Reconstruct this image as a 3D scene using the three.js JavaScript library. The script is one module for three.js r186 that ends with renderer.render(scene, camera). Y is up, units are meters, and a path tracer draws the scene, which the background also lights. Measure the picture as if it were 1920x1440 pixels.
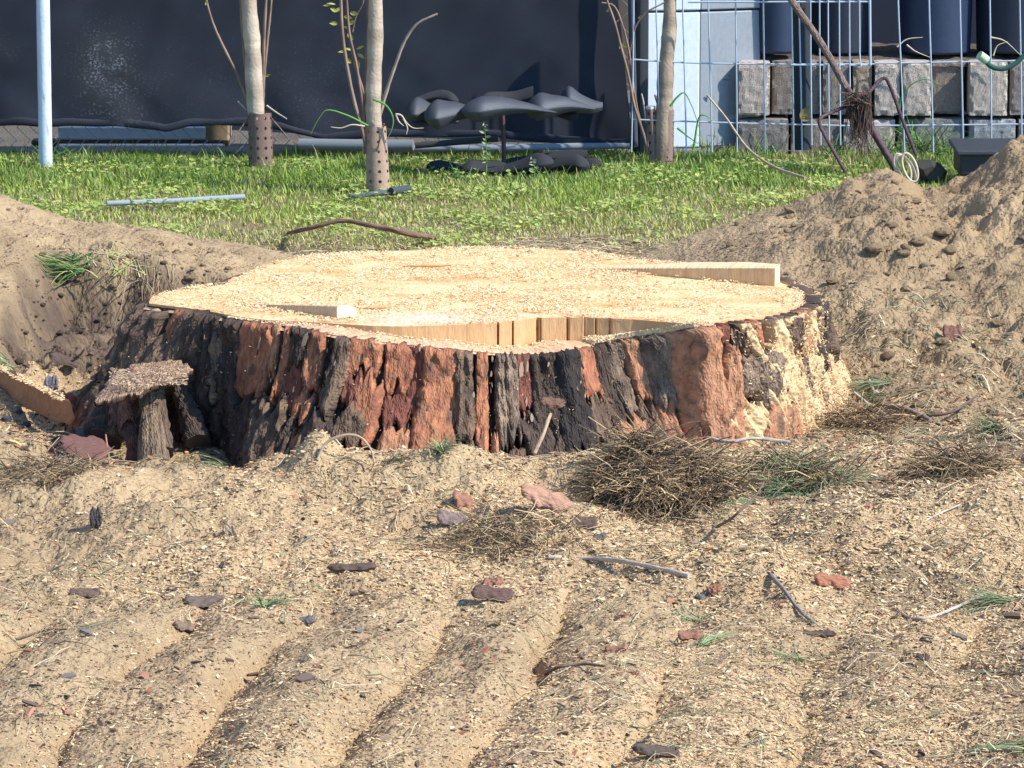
import * as THREE from 'three';
import { Sky } from 'three/addons/objects/Sky.js';
import { RoundedBoxGeometry } from 'three/addons/geometries/RoundedBoxGeometry.js';

// ------------------------------------------------------------------ camera, sky, sun, exposure
const scene = new THREE.Scene();
const EYE = 1.6, FOCAL = 8000, PITCH = THREE.MathUtils.degToRad(9.19);      // long lens, standing height
const camera = new THREE.PerspectiveCamera(2 * Math.atan(720 / FOCAL) * 180 / Math.PI, 4 / 3, 0.1, 4000);
camera.position.set(0, EYE, 0);
camera.rotation.set(-PITCH, 0, 0);
scene.add(camera);
const renderer = new THREE.WebGLRenderer({ antialias: true });
renderer.setSize(1024, 768);
renderer.toneMapping = THREE.LinearToneMapping;
renderer.toneMappingExposure = 1.46;
renderer.shadowMap.enabled = true;
const SUN_EL = THREE.MathUtils.degToRad(43), SUN_AZ = THREE.MathUtils.degToRad(22);
const sunDir = new THREE.Vector3(Math.cos(SUN_AZ) * Math.cos(SUN_EL), Math.sin(SUN_EL), Math.sin(SUN_AZ) * Math.cos(SUN_EL));
const sky = new Sky();
sky.name = 'sky';
sky.scale.setScalar(3000);
sky.material.uniforms.turbidity.value = 3;
sky.material.uniforms.rayleigh.value = 1.2;
sky.material.uniforms.mieCoefficient.value = 0.004;
sky.material.uniforms.sunPosition.value.copy(sunDir);
sky.userData.kind = 'structure';
scene.add(sky);
scene.environmentIntensity = 0.26;
const sun = new THREE.DirectionalLight(new THREE.Color(1, 0.95, 0.87), 4.7);
sun.name = 'sun';
sun.position.copy(sunDir).multiplyScalar(30).add(new THREE.Vector3(0, 0, -10));
sun.target.position.set(0, 0, -10);
sun.castShadow = true;
sun.shadow.mapSize.set(4096, 4096);
Object.assign(sun.shadow.camera, { left: -8, right: 8, top: 8, bottom: -8, near: 1, far: 60 });
scene.add(sun, sun.target);

// ------------------------------------------------------------------ helpers
let seed = 20240611;
const rnd = () => { seed = (seed + 0x6D2B79F5) | 0; let t = Math.imul(seed ^ (seed >>> 15), 1 | seed); t = (t + Math.imul(t ^ (t >>> 7), 61 | t)) ^ t; return ((t ^ (t >>> 14)) >>> 0) / 4294967296; };
const rr = (a, b) => a + (b - a) * rnd();
const gauss = () => (rnd() + rnd() + rnd() + rnd() - 2) * 0.87;
const clamp = (x, a = 0, b = 1) => Math.min(b, Math.max(a, x));
const lerp = (a, b, t) => a + (b - a) * t;
const sstep = (a, b, x) => { const t = clamp((x - a) / (b - a)); return t * t * (3 - 2 * t); };
const mix = (a, b, t) => [lerp(a[0], b[0], t), lerp(a[1], b[1], t), lerp(a[2], b[2], t)];
const jit = (c, k) => { const m = 1 + rr(-k, k); return [c[0] * m, c[1] * m * (1 + rr(-k, k) * 0.15), c[2] * m * (1 + rr(-k, k) * 0.25)]; };
const V = (x, y, z) => new THREE.Vector3(x, y, z);
const PT = new Uint16Array(512);
{ const a = [...Array(256).keys()]; for (let i = 255; i > 0; i--) { const j = Math.floor(rnd() * (i + 1)); [a[i], a[j]] = [a[j], a[i]]; } for (let i = 0; i < 512; i++) PT[i] = a[i & 255]; }
const GX = [], GY = []; for (let i = 0; i < 256; i++) { GX.push(Math.cos(i * 2.39996)); GY.push(Math.sin(i * 2.39996)); }
function n2(x, y, per = 256) {                       // gradient noise, about -0.7..0.7
  const xf = Math.floor(x), yf = Math.floor(y), u = x - xf, v = y - yf;
  const w = (a) => ((a % per) + per) % per & 255;
  const x0 = w(xf), x1 = w(xf + 1), y0 = w(yf), y1 = w(yf + 1);
  const g = (ix, iy, a, b) => { const h = PT[PT[ix] + iy]; return GX[h] * a + GY[h] * b; };
  const s = u * u * u * (u * (u * 6 - 15) + 10), t = v * v * v * (v * (v * 6 - 15) + 10);
  return lerp(lerp(g(x0, y0, u, v), g(x1, y0, u - 1, v), s), lerp(g(x0, y1, u, v - 1), g(x1, y1, u - 1, v - 1), s), t);
}
const fbm = (x, y, o = 4, per = 256) => { let s = 0, a = 1; for (let i = 0; i < o; i++) { s += a * n2(x, y, per); x *= 2; y *= 2; per = Math.min(256, per * 2); a *= 0.5; } return s; };
function bumps(x, y) {                               // rounded lumps: one jittered lump per cell, 0..1
  const xf = Math.floor(x), yf = Math.floor(y); let best = 0;
  for (let i = -1; i <= 1; i++) for (let j = -1; j <= 1; j++) {
    const h = PT[PT[(xf + i) & 255] + ((yf + j) & 255)], h2 = PT[h + 77];
    const dx = xf + i + (h / 255) - x, dy = yf + j + (h2 / 255) - y, r = 0.3 + 0.5 * PT[h2 + 13] / 255;
    const q = 1 - (dx * dx + dy * dy) / (r * r);
    if (q > 0) best = Math.max(best, Math.sqrt(q) * r);
  }
  return best;
}
const pts1 = (list) => (x) => { if (x <= list[0][0]) return list[0][1]; for (let i = 1; i < list.length; i++) if (x <= list[i][0]) { const t = (x - list[i - 1][0]) / (list[i][0] - list[i - 1][0]); return lerp(list[i - 1][1], list[i][1], t); } return list[list.length - 1][1]; };

// a point of the place seen at pixel (x, y) of the 1920 x 1440 photograph
function ray(x, y) { const v = (720 - y) / FOCAL, c = Math.cos(PITCH), s = Math.sin(PITCH); return V((x - 960) / FOCAL, v * c - s, -c - v * s); }
const onY = (x, y, Y) => { const r = ray(x, y); return r.multiplyScalar((Y - EYE) / r.y).add(V(0, EYE, 0)); };
const onD = (x, y, D) => { const r = ray(x, y); return r.multiplyScalar(-D / r.z).add(V(0, EYE, 0)); };
function toPx(p) { const d = p.clone().sub(V(0, EYE, 0)), c = Math.cos(PITCH), s = Math.sin(PITCH); const f = -d.z * c - d.y * s, u = d.y * c - d.z * s; return [960 + FOCAL * d.x / f, 720 - FOCAL * u / f]; }

const used = {};
function numbered(n) { const k = (used[n] = (used[n] ?? -1) + 1); return k ? `${n}_${String(k).padStart(3, '0')}` : n; }
function tag(o, label, category, group, kind) { o.userData.label = label; if (category) o.userData.category = category; if (group) o.userData.group = group; if (kind) o.userData.kind = kind; return o; }
function thing(name, label, category, pos, group) { const o = new THREE.Group(); o.name = numbered(name); if (pos) o.position.copy(pos); scene.add(o); return tag(o, label, category, group); }
class GB {                                           // collects triangles for ONE mesh
  constructor(origin) { this.p = []; this.c = []; this.uv = []; this.ix = []; this.o = origin || V(0, 0, 0); }
  v(x, y, z, c = [1, 1, 1], u = 0, w = 0) { this.p.push(x - this.o.x, y - this.o.y, z - this.o.z); this.c.push(c[0], c[1], c[2]); this.uv.push(u, w); return this.p.length / 3 - 1; }
  tri(a, b, c) { this.ix.push(a, b, c); }
  quad(a, b, c, d) { this.ix.push(a, b, c, a, c, d); }
  grid(nu, nv, fn, close = false) {                  // fn(i, j) -> [x, y, z, color, u, v]
    const s = this.p.length / 3;
    for (let j = 0; j <= nv; j++) for (let i = 0; i <= nu; i++) this.v(...fn(i, j));
    for (let j = 0; j < nv; j++) for (let i = 0; i < nu; i++) { const a = s + j * (nu + 1) + i; this.quad(a, a + 1, a + nu + 2, a + nu + 1); }
  }
  tube(pts, rad, sides = 6, col = [1, 1, 1], wob = 0) {
    const n = pts.length, s0 = this.p.length / 3; let N = V(0, 0, 0);
    const T = (i) => pts[Math.min(n - 1, i + 1)].clone().sub(pts[Math.max(0, i - 1)]).normalize();
    let t0 = T(0); N = Math.abs(t0.y) < 0.9 ? V(0, 1, 0).cross(t0).normalize() : V(1, 0, 0).cross(t0).normalize();
    let len = 0;
    for (let i = 0; i < n; i++) {
      const t = T(i); N.sub(t.clone().multiplyScalar(N.dot(t))).normalize(); const B = t.clone().cross(N);
      if (i) len += pts[i].distanceTo(pts[i - 1]);
      const R = typeof rad === 'function' ? rad(i / (n - 1)) : rad, c = typeof col === 'function' ? col(i / (n - 1)) : col;
      for (let k = 0; k <= sides; k++) {
        const a = k / sides * Math.PI * 2, q = R * (1 + (wob ? wob * n2(Math.cos(a) * 1.5 + i * 0.35 + 9, Math.sin(a) * 1.5 + i * 0.2 + pts[0].x * 50) * 1.6 : 0));
        const d = N.clone().multiplyScalar(Math.cos(a) * q).add(B.clone().multiplyScalar(Math.sin(a) * q)).add(pts[i]);
        this.v(d.x, d.y, d.z, c, k / sides * 2 * Math.PI * R, len);
      }
    }
    for (let i = 0; i < n - 1; i++) for (let k = 0; k < sides; k++) { const a = s0 + i * (sides + 1) + k; this.quad(a, a + 1, a + sides + 2, a + sides + 1); }
    for (const e of [0, n - 1]) { const c = typeof col === 'function' ? col(e ? 1 : 0) : col, m = this.v(pts[e].x, pts[e].y, pts[e].z, c), b = []; for (let k = 0; k < sides; k++) { const a = (s0 + e * (sides + 1) + k) * 3; b.push(this.v(this.p[a] + this.o.x, this.p[a + 1] + this.o.y, this.p[a + 2] + this.o.z, c)); } for (let k = 0; k < sides; k++) e ? this.tri(m, b[k], b[(k + 1) % sides]) : this.tri(m, b[(k + 1) % sides], b[k]); }
    return this;
  }
  strand(pts, w, col) { return this.tube(pts, (t) => w * (1 - 0.7 * t), 3, col); }
  geo(geom, m4, col = [1, 1, 1]) {
    const g = geom.index ? geom.toNonIndexed() : geom, a = g.attributes.position, t = g.attributes.uv, v = V(0, 0, 0);
    for (let i = 0; i < a.count; i++) { v.fromBufferAttribute(a, i); if (m4) v.applyMatrix4(m4); this.v(v.x, v.y, v.z, col, t ? t.getX(i) : 0, t ? t.getY(i) : 0); }
    for (let i = a.count - 1 - (a.count - 1); i < a.count; i += 3) { const b = this.p.length / 3 - a.count + i; this.tri(b, b + 1, b + 2); }
    return this;
  }
  make() {
    const g = new THREE.BufferGeometry();
    g.setAttribute('position', new THREE.Float32BufferAttribute(this.p, 3)); g.setAttribute('color', new THREE.Float32BufferAttribute(this.c, 3)); g.setAttribute('uv', new THREE.Float32BufferAttribute(this.uv, 2));
    g.setIndex(this.ix); g.computeVertexNormals(); return g;
  }
  build(name, m, parent = scene) { const o = new THREE.Mesh(this.make(), m); o.name = parent === scene ? numbered(name) : name; o.castShadow = o.receiveShadow = true; parent.add(o); if (parent === scene) o.position.copy(this.o); return o; }
}
const mesh = (name, g, m, parent = scene) => { const o = new THREE.Mesh(g, m); o.name = parent === scene ? numbered(name) : name; o.castShadow = o.receiveShadow = true; parent.add(o); return o; };
const curve = (list, n = 16) => new THREE.CatmullRomCurve3(list).getPoints(n);

// ------------------------------------------------------------------ textures and materials
function tex(size, fn, srgb, rep) {
  const d = new Uint8Array(size * size * 4);
  for (let y = 0; y < size; y++) for (let x = 0; x < size; x++) { const c = fn(x / size, y / size), k = (y * size + x) * 4; d[k] = clamp(c[0]) * 255; d[k + 1] = clamp(c[1] ?? c[0]) * 255; d[k + 2] = clamp(c[2] ?? c[0]) * 255; d[k + 3] = 255; }
  const t = new THREE.DataTexture(d, size, size, THREE.RGBAFormat); t.wrapS = t.wrapT = THREE.RepeatWrapping; t.magFilter = THREE.LinearFilter; t.minFilter = THREE.LinearMipmapLinearFilter; t.generateMipmaps = true;
  if (srgb) t.colorSpace = THREE.SRGBColorSpace; if (rep) t.repeat.set(...rep); t.needsUpdate = true; return t;
}
const g1 = (v) => [v, v, v];
const grainBump = tex(512, (x, y) => g1(0.5 + 0.45 * fbm(x * 32, y * 32, 4, 32)), false, [3, 3]);
const grainMap = tex(512, (x, y) => { const a = 0.86 + 0.16 * fbm(x * 48, y * 48, 3, 48) + 0.1 * fbm(x * 8, y * 8, 3, 8); return [a, a, a]; }, false, [2.3, 2.3]);
const barkBump = tex(512, (x, y) => g1(0.5 + 0.3 * fbm(x * 32, y * 8, 5, 8 * 4) + 0.25 * n2(x * 64, y * 32, 32)), false, [6, 6]);
const barkMap = tex(512, (x, y) => { const a = 0.8 + 0.5 * fbm(x * 32 + 5, y * 8, 5, 32) + 0.2 * n2(x * 128, y * 64, 64) - 0.3 * sstep(0.06, 0.0, Math.abs(fbm(x * 16, y * 4 + 3, 3, 16))); return [a * 1.02, a * 0.99, a * 0.97]; }, false, [5, 5]);
const fibreMap = tex(512, (x, y) => { const a = 0.88 + 0.2 * fbm(x * 64, y * 4, 4, 64) + 0.08 * fbm(x * 8, y * 8, 3, 8); return [a, a * 0.985, a * 0.95]; }, false, [4, 4]);
const fibreBump = tex(512, (x, y) => g1(0.5 + 0.4 * fbm(x * 64, y * 8, 4, 64)), false, [4, 4]);
const pitMap = tex(512, (x, y) => { const a = 0.9 + 0.14 * fbm(x * 16, y * 16, 4, 16), p = n2(x * 64, y * 64, 64) > 0.34 ? 0.55 : 1; return g1(a * p); }, false, [4, 4]);
const pitBump = tex(512, (x, y) => g1((n2(x * 64, y * 64, 64) > 0.32 ? 0.0 : 0.6) + 0.3 * fbm(x * 64, y * 64, 2, 64)), false, [4, 4]);
const std = (o) => new THREE.MeshStandardMaterial({ roughness: 1, side: THREE.DoubleSide, ...o });
const lin = (r, g, b) => new THREE.Color().setRGB(r, g, b);
const M = {
  dirt: std({ vertexColors: true, map: grainMap, bumpMap: grainBump, bumpScale: 0.008 }),
  clod: std({ vertexColors: true, bumpMap: grainBump, bumpScale: 0.004 }),
  bark: std({ vertexColors: true, map: barkMap, bumpMap: barkBump, bumpScale: 0.01, roughness: 0.95 }),
  redbark: std({ vertexColors: true, map: barkMap, bumpMap: barkBump, bumpScale: 0.005, roughness: 0.85 }),
  wood: std({ vertexColors: true, map: fibreMap, bumpMap: fibreBump, bumpScale: 0.002, roughness: 0.85 }),
  top: std({ vertexColors: true, bumpMap: grainBump, bumpScale: 0.004 }),
  plain: std({ vertexColors: true, roughness: 0.95 }),
  flake: std({ vertexColors: true, roughness: 0.9, map: fibreMap, bumpMap: fibreBump, bumpScale: 0.003 }),
  smoothwood: std({ vertexColors: true, roughness: 0.7, bumpMap: fibreBump, bumpScale: 0.0012 }),
  smoothbark: std({ vertexColors: true, roughness: 0.8, bumpMap: grainBump, bumpScale: 0.002 }),
  strand: std({ vertexColors: true, roughness: 0.9 }),
  chip: std({ roughness: 0.95 }),
  grass: new THREE.MeshPhysicalMaterial({ side: THREE.DoubleSide, roughness: 0.75, transmission: 0.35, thickness: 0 }),
  leaf: new THREE.MeshPhysicalMaterial({ vertexColors: true, side: THREE.DoubleSide, roughness: 0.7, transmission: 0.35, thickness: 0 }),
  galv: std({ color: lin(0.42, 0.46, 0.50), roughness: 0.5, metalness: 0.25 }),
  oldwire: std({ color: lin(0.26, 0.255, 0.25), roughness: 0.6, metalness: 0.5 }),
  pole: std({ vertexColors: true, roughness: 0.6, metalness: 0.1, bumpMap: grainBump, bumpScale: 0.001 }),
  rust: std({ color: lin(0.085, 0.045, 0.045), roughness: 0.7, metalness: 0.3, bumpMap: grainBump, bumpScale: 0.002 }),
  black: std({ color: lin(0.016, 0.017, 0.019), roughness: 0.55 }),
  blackrough: std({ color: lin(0.02, 0.02, 0.022), roughness: 0.9 }),
  rubber: std({ color: lin(0.05, 0.053, 0.06), roughness: 0.5, bumpMap: grainBump, bumpScale: 0.001 }),
  concrete: std({ vertexColors: true, map: pitMap, bumpMap: pitBump, bumpScale: 0.004 }),
  white: std({ color: lin(0.74, 0.79, 0.82), roughness: 0.45, map: grainMap }),
  shadegrey: std({ color: lin(0.30, 0.315, 0.33), roughness: 0.5, map: grainMap }),  // grey stands for shade on the side of the white cabinet
  blue: std({ color: lin(0.020, 0.034, 0.070), roughness: 0.5, map: grainMap }),
  navy: std({ color: lin(0.013, 0.018, 0.032), roughness: 0.6, map: grainMap }),
};

// ------------------------------------------------------------------ terrain (X to the right, D away from the camera)
const base = pts1([[2, 0.03], [5, 0.04], [6, 0.05], [7, 0.07], [7.6, 0.105], [7.95, 0.145], [8.2, 0.135], [8.6, 0.115], [9.5, 0.12], [11, 0.06], [12.2, 0], [15.0, 0], [15.3, -0.1], [40, -0.1]]);
const crest = pts1([[-2.6, 0.3], [-1.6, 0.42], [-1.25, 0.40], [-1.08, 0.345], [-0.92, 0.335], [-0.8, 0.3], [-0.6, 0.265], [-0.4, 0.2], [-0.2, 0.13], [0.1, 0.14], [0.25, 0.22], [0.43, 0.305], [0.68, 0.385], [0.8, 0.43], [0.92, 0.455], [1.0, 0.42], [1.07, 0.44], [1.21, 0.53], [1.5, 0.6], [2.2, 0.45], [3, 0.1]]);
const VAL = [-1.4, -1.12, -0.87, -0.62, -0.43, -0.19, 0.0, 0.23, 0.48, 0.70, 0.98, 1.25];
const LUMPS = [[-1.02, 8.1, 0.16, 0.16, 0.055], [-0.8, 7.82, 0.13, 0.12, 0.03], [-0.37, 7.92, 0.05, 0.08, 0.06], [-0.26, 7.86, 0.10, 0.14, 0.05], [-0.11, 7.9, 0.09, 0.10, 0.06], [-0.48, 7.7, 0.12, 0.10, 0.035], [0.02, 7.62, 0.10, 0.12, 0.035], [-0.72, 7.55, 0.14, 0.10, 0.03], [0.62, 7.6, 0.12, 0.1, 0.035], [0.1, 7.9, 0.14, 0.1, 0.02], [0.27, 7.92, 0.12, 0.12, 0.05], [0.62, 8.1, 0.2, 0.14, 0.02], [-0.72, 8.22, 0.1, 0.1, -0.04], [-0.57, 8.2, 0.08, 0.1, -0.035], [0.9, 7.75, 0.15, 0.12, 0.04], [1.0, 8.3, 0.14, 0.12, 0.04], [0.8, 7.35, 0.2, 0.16, 0.03], [-0.55, 7.45, 0.2, 0.16, 0.02], [-0.2, 7.3, 0.2, 0.13, 0.015], [0.35, 7.25, 0.16, 0.15, 0.02], [0.88, 8.75, 0.1, 0.1, 0.02], [-1.0, 8.9, 0.1, 0.16, 0.045], [0.43, 7.27, 0.11, 0.13, 0.03]];
const lawnAt = (X, D) => sstep(-0.3, 0.35, D - 12.4 - 0.5 * n2(X * 1.7 + 3, D * 0.8) + 0.55 * sstep(-0.3, -1.2, X) + 0.3 * sstep(0.6, 1.2, X));
function furrow(X, D) {
  const u = X - 0.17 * (D - 6.5) + 0.06 * n2(X * 2 + 7, D * 1.6) + 0.02 * n2(X * 9, D * 6);
  let k = 0; while (k < VAL.length - 2 && u > VAL[k + 1]) k++;
  const t = clamp((u - VAL[k]) / (VAL[k + 1] - VAL[k]));
  const end = 7.05 + 0.12 * n2(k * 3.7, 2.5) + 0.1 * n2(X * 5, 9);
  return { t, k, on: sstep(end + 0.18, end - 0.22, D) * sstep(4.5, 5.2, D) };
}
function ht(X, D, fine = true) {
  let y = base(D);
  const cr = crest(X) + 0.018 * n2(X * 6, 3.3), m = Math.max(0, cr - base(10.2)), pos = X > 0 ? sstep(0.25, 0.8, X) : 0;
  const p = D < 10.2 ? clamp((D - 8.55) / 1.65) : 1 - clamp((D - 10.2) / 1.5);
  const prof = D < 10.2 ? p * (1.18 - 0.18 * p * p) / 1.0 * (p < 1 ? 1 : 1) : p * p * (3 - 2 * p);
  y += m * Math.min(1, prof);
  // bank dug out behind the left root
  const pit = sstep(-1.14, -1.04, X + 0.10 * (9.5 - D) + 0.06 * n2(D * 7, X * 5)) * sstep(-0.45, -0.6, X) * sstep(9.86 + 0.09 * n2(X * 6, 4), 9.72, D) * sstep(8.6, 9.0, D);
  y = lerp(y, Math.min(y, 0.135 + 0.02 * n2(X * 7, D * 7)), pit * 0.92);
  { const q = Math.hypot((X + 0.62) / 0.42, (D - 8.72) / 0.5); if (X < -0.3) y = lerp(y, Math.min(y, 0.105), sstep(1.08, 0.8, q)); }
  for (const [a, b, s, d, h] of LUMPS) { const q = ((X - a) / s) ** 2 + ((D - b) / d) ** 2; if (q < 9) y += h * Math.exp(-q); }
  const lawn = lawnAt(X, D), bare = 1 - lawn;
  y += 0.012 * bare * n2(X * 3.1, D * 2.3) + 0.014 * lawn * n2(X * 1.3, D * 1.3);
  const f = furrow(X, D);
  if (f.on > 0) { const s = Math.pow(Math.sin(Math.PI * clamp(f.t < 0.62 ? f.t * 0.806 : 0.5 + (f.t - 0.62) / 0.76)), 0.62); y += f.on * (0.058 * s - 0.034) * (0.8 + 1.1 * n2(X * 4 + 31, D * 2.6) + 0.5 * n2(f.k * 2.7 + 0.4, 6.3)) * (X > 0.12 ? 0.62 : 1); }
  if (!fine || D > 13 || D < 4.6 || Math.abs(X) > 3) return y;
  const right = sstep(0.45, 0.85, X) * sstep(8.4, 9.0, D), left = sstep(-0.45, -0.75, X) * sstep(8.3, 8.9, D), near = sstep(8.6, 8.2, D);
  y += bare * (0.006 * fbm(X * 14, D * 11, 3) + 0.003 * fbm(X * 45, D * 30, 2));
  if (right > 0) y += right * (0.030 * bumps(X * 6.5 + 2.2 * n2(X * 7, D * 7), D * 5.5 + 1.5 * n2(X * 9, D * 7 + 5)) * sstep(-0.3, 0.25, n2(X * 3 + 2, D * 2.5)) + 0.014 * bumps(X * 17 + 2 * n2(X * 12, D * 9), D * 12) * sstep(-0.05, 0.2, n2(X * 5 + 12, D * 4)) + 0.010 * fbm(X * 30, D * 24, 4) + 0.034 * fbm(X * 6 + 40, D * 5, 3) + 0.035 * (0.4 - Math.abs(n2(X * 4 - D * 2.6, D * 3 + 8))) - 0.02);
  if (left > 0) y += left * (0.012 * fbm(X * 8, D * 6, 3) - 0.016 * bumps(X * 20 + D * 6, D * 13) * (n2(X * 5, D * 5) > -0.1 ? 1 : 0.3) + 0.006 * bumps(X * 34, D * 28));
  if (pit > 0) y += pit * (0.034 * fbm(X * 16, D * 16, 4) + 0.018 * bumps(X * 22, D * 22));
  if (near > 0) y += near * ((0.013 - 0.005 * f.on) * fbm(X * 18 + 3, D * 14, 4) + 0.008 * bumps(X * 40, D * 30) * sstep(-0.3, 0.3, n2(X * 4, D * 4)) + 0.020 * (1 - f.on) * n2(X * 5.5, D * 5 + 3) + 0.014 * n2(X * 2.6 + 6, D * 2.4));
  return y;
}
function ground(x, y) {                              // the ground point seen at a pixel
  const r = ray(x, y); let t = 5;
  for (let k = 0; k < 4000; k++) { const p = r.clone().multiplyScalar(t); if (p.y + EYE <= ht(p.x, -p.z)) return p.add(V(0, EYE, 0)); t += 0.008; }
  return onY(x, y, 0);
}
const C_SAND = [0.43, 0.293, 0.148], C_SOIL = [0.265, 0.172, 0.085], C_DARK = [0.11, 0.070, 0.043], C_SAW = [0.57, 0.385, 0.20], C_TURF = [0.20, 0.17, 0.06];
const sawAt = (X, D) => clamp(0.3 + 0.55 * fbm(X * 2.2 + 11, D * 1.7, 3) + 0.55 * Math.exp(-(((X - 0.02) / 0.35) ** 2 + ((D - 7.7) / 0.3) ** 2)) + 0.35 * sstep(0.0, 0.5, X) * sstep(8.6, 8, D) - 0.3 * sstep(-0.5, -0.8, X) + 0.9 * Math.exp(-(((X - 0.43) / 0.13) ** 2 + ((D - 7.27) / 0.16) ** 2)) + 0.45 * sstep(0.1, 0.3, X) * sstep(0.6, 0.35, X) * sstep(7.2, 6.6, D)) * sstep(9.0, 8.3, D) + 1.2 * Math.exp(-(((X + 1.0) / 0.11) ** 2 + ((D - 8.9) / 0.2) ** 2));
function groundColor(X, D) {
  const n = fbm(X * 3.3, D * 2.6, 4), k = fbm(X * 16, D * 12, 3);
  let c = mix(C_SAND, C_SOIL, clamp(0.32 + 0.6 * n + 0.25 * k));
  const right = sstep(0.45, 0.85, X) * sstep(8.4, 9.0, D);
  c = mix(c, C_SOIL, right * clamp(0.35 + 0.8 * n2(X * 4 + 9, D * 3)));
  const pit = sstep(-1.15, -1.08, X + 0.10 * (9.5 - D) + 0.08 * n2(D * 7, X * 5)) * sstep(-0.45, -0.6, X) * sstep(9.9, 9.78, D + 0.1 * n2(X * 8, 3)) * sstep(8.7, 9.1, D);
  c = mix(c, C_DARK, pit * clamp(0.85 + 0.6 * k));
  const s = sawAt(X, D); c = mix(c, C_SAW, 0.55 * clamp(s)); c = mix(c, C_DARK, 0.75 * sstep(0.3, 0.7, X) * sstep(8.9, 8.5, D) * sstep(-0.1, 0.3, n2(X * 2.6 + 5, D * 2.2 + 3)));
  return mix(c, mix(C_TURF, C_SOIL, clamp(0.4 + k)), lawnAt(X, D));
}
{
  const axis = (segs) => { const a = [segs[0][0]]; for (const [s, e, st] of segs) { const n = Math.max(1, Math.round(Math.abs(e - s) / st)); for (let i = 1; i <= n; i++) a.push(s + (e - s) * i / n); } return a; };
  const xs = axis([[-600, -60, 90], [-60, -8, 8], [-8, -2.4, 0.4], [-2.4, -1.35, 0.03], [-1.35, 1.35, 0.0065], [1.35, 2.4, 0.03], [2.4, 8, 0.4], [8, 60, 8], [60, 600, 90]]);
  const ds = axis([[-600, -30, 90], [-30, 0, 5], [0, 5, 0.25], [5, 5.8, 0.04], [5.8, 8.3, 0.0085], [8.3, 10.5, 0.0095], [10.5, 13, 0.03], [13, 16, 0.08], [16, 60, 4], [60, 900, 90]]);
  const g = new GB();
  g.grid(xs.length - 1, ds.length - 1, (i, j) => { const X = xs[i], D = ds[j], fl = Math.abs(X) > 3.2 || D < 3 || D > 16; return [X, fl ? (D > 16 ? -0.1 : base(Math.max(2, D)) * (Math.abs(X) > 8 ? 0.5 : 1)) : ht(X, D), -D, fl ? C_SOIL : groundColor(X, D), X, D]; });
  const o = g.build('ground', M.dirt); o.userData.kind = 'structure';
}

// ------------------------------------------------------------------ the stump
const SC = { x: -0.06, d: 8.86 };
const TOPY = 0.37;
const angleOf = (p) => Math.atan2(-p.z - SC.d, p.x - SC.x), radOf = (p) => Math.hypot(-p.z - SC.d, p.x - SC.x);
function polar(list) {                               // [x, y, Y] pixels at heights -> r(theta), Y(theta)
  const q = list.map(([x, y, Y = TOPY]) => { const p = onY(x, y, Y); return [angleOf(p), radOf(p), Y]; }).sort((a, b) => a[0] - b[0]);
  const n = q.length, all = [...q.map((e) => [e[0] - 2 * Math.PI, e[1], e[2]]), ...q, ...q.map((e) => [e[0] + 2 * Math.PI, e[1], e[2]])];
  return (th) => { th = ((th + Math.PI) % (2 * Math.PI) + 2 * Math.PI) % (2 * Math.PI) - Math.PI; let i = 1; while (all[i][0] < th) i++; const t = (th - all[i - 1][0]) / (all[i][0] - all[i - 1][0] || 1); return [lerp(all[i - 1][1], all[i][1], t), lerp(all[i - 1][2], all[i][2], t)]; };
}
const OUTER = [[560, 484], [660, 474], [760, 470], [860, 466], [950, 465], [1030, 467], [1100, 472], [1170, 482], [1230, 492], [1330, 505], [1440, 520], [1490, 538], [1515, 553], [1512, 570], [1480, 585], [1430, 597], [1370, 603], [1300, 613, 0.366], [1240, 622, 0.35], [1190, 630, 0.338], [1150, 637, 0.329], [1110, 646, 0.324], [1060, 656, 0.325], [1010, 662, 0.317], [960, 662, 0.32], [900, 658, 0.328], [830, 651, 0.34], [760, 644, 0.346], [700, 637, 0.354], [640, 629, 0.361], [600, 621, 0.365], [560, 613, 0.369], [500, 605], [450, 597], [400, 588], [350, 580], [300, 574], [276, 571], [285, 556], [330, 546], [420, 535], [455, 518], [490, 500]];
const LIP = [[560, 484], [660, 474], [760, 470], [860, 466], [950, 465], [1030, 467], [1100, 472], [1170, 482], [1230, 492], [1330, 505], [1440, 520], [1488, 538], [1511, 553], [1507, 569], [1476, 584], [1430, 595], [1370, 601], [1300, 609], [1240, 604], [1190, 600], [1140, 598], [1100, 596], [1060, 596], [1010, 597], [985, 600], [965, 603], [940, 606], [900, 608], [850, 610], [800, 612], [750, 613], [700, 612], [650, 609], [600, 606], [550, 603], [500, 601], [450, 595], [400, 586], [350, 578], [300, 572], [279, 570], [287, 556], [330, 546], [420, 535], [455, 518], [490, 500]];
const outerAt = polar(OUTER), lipAt = polar(LIP);
const BASEPX = [[112, 748, 0.1], [128, 790, 0.1], [195, 838, 0.1], [330, 845, 0.1], [420, 850, 0.1], [480, 880, 0.1], [560, 900, 0.1], [700, 905, 0.1], [850, 908, 0.1], [960, 908, 0.1], [1060, 905, 0.1], [1200, 890, 0.1], [1330, 868, 0.1], [1420, 850, 0.1], [1500, 828, 0.1], [1570, 800, 0.1], [1610, 775, 0.1], [1600, 730, 0.1], [1540, 680, 0.1], [1350, 610, 0.1], [1100, 580, 0.1], [900, 575, 0.1], [700, 580, 0.1], [450, 620, 0.1], [250, 680, 0.1]];
const baseAt = polar(BASEPX);
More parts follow.
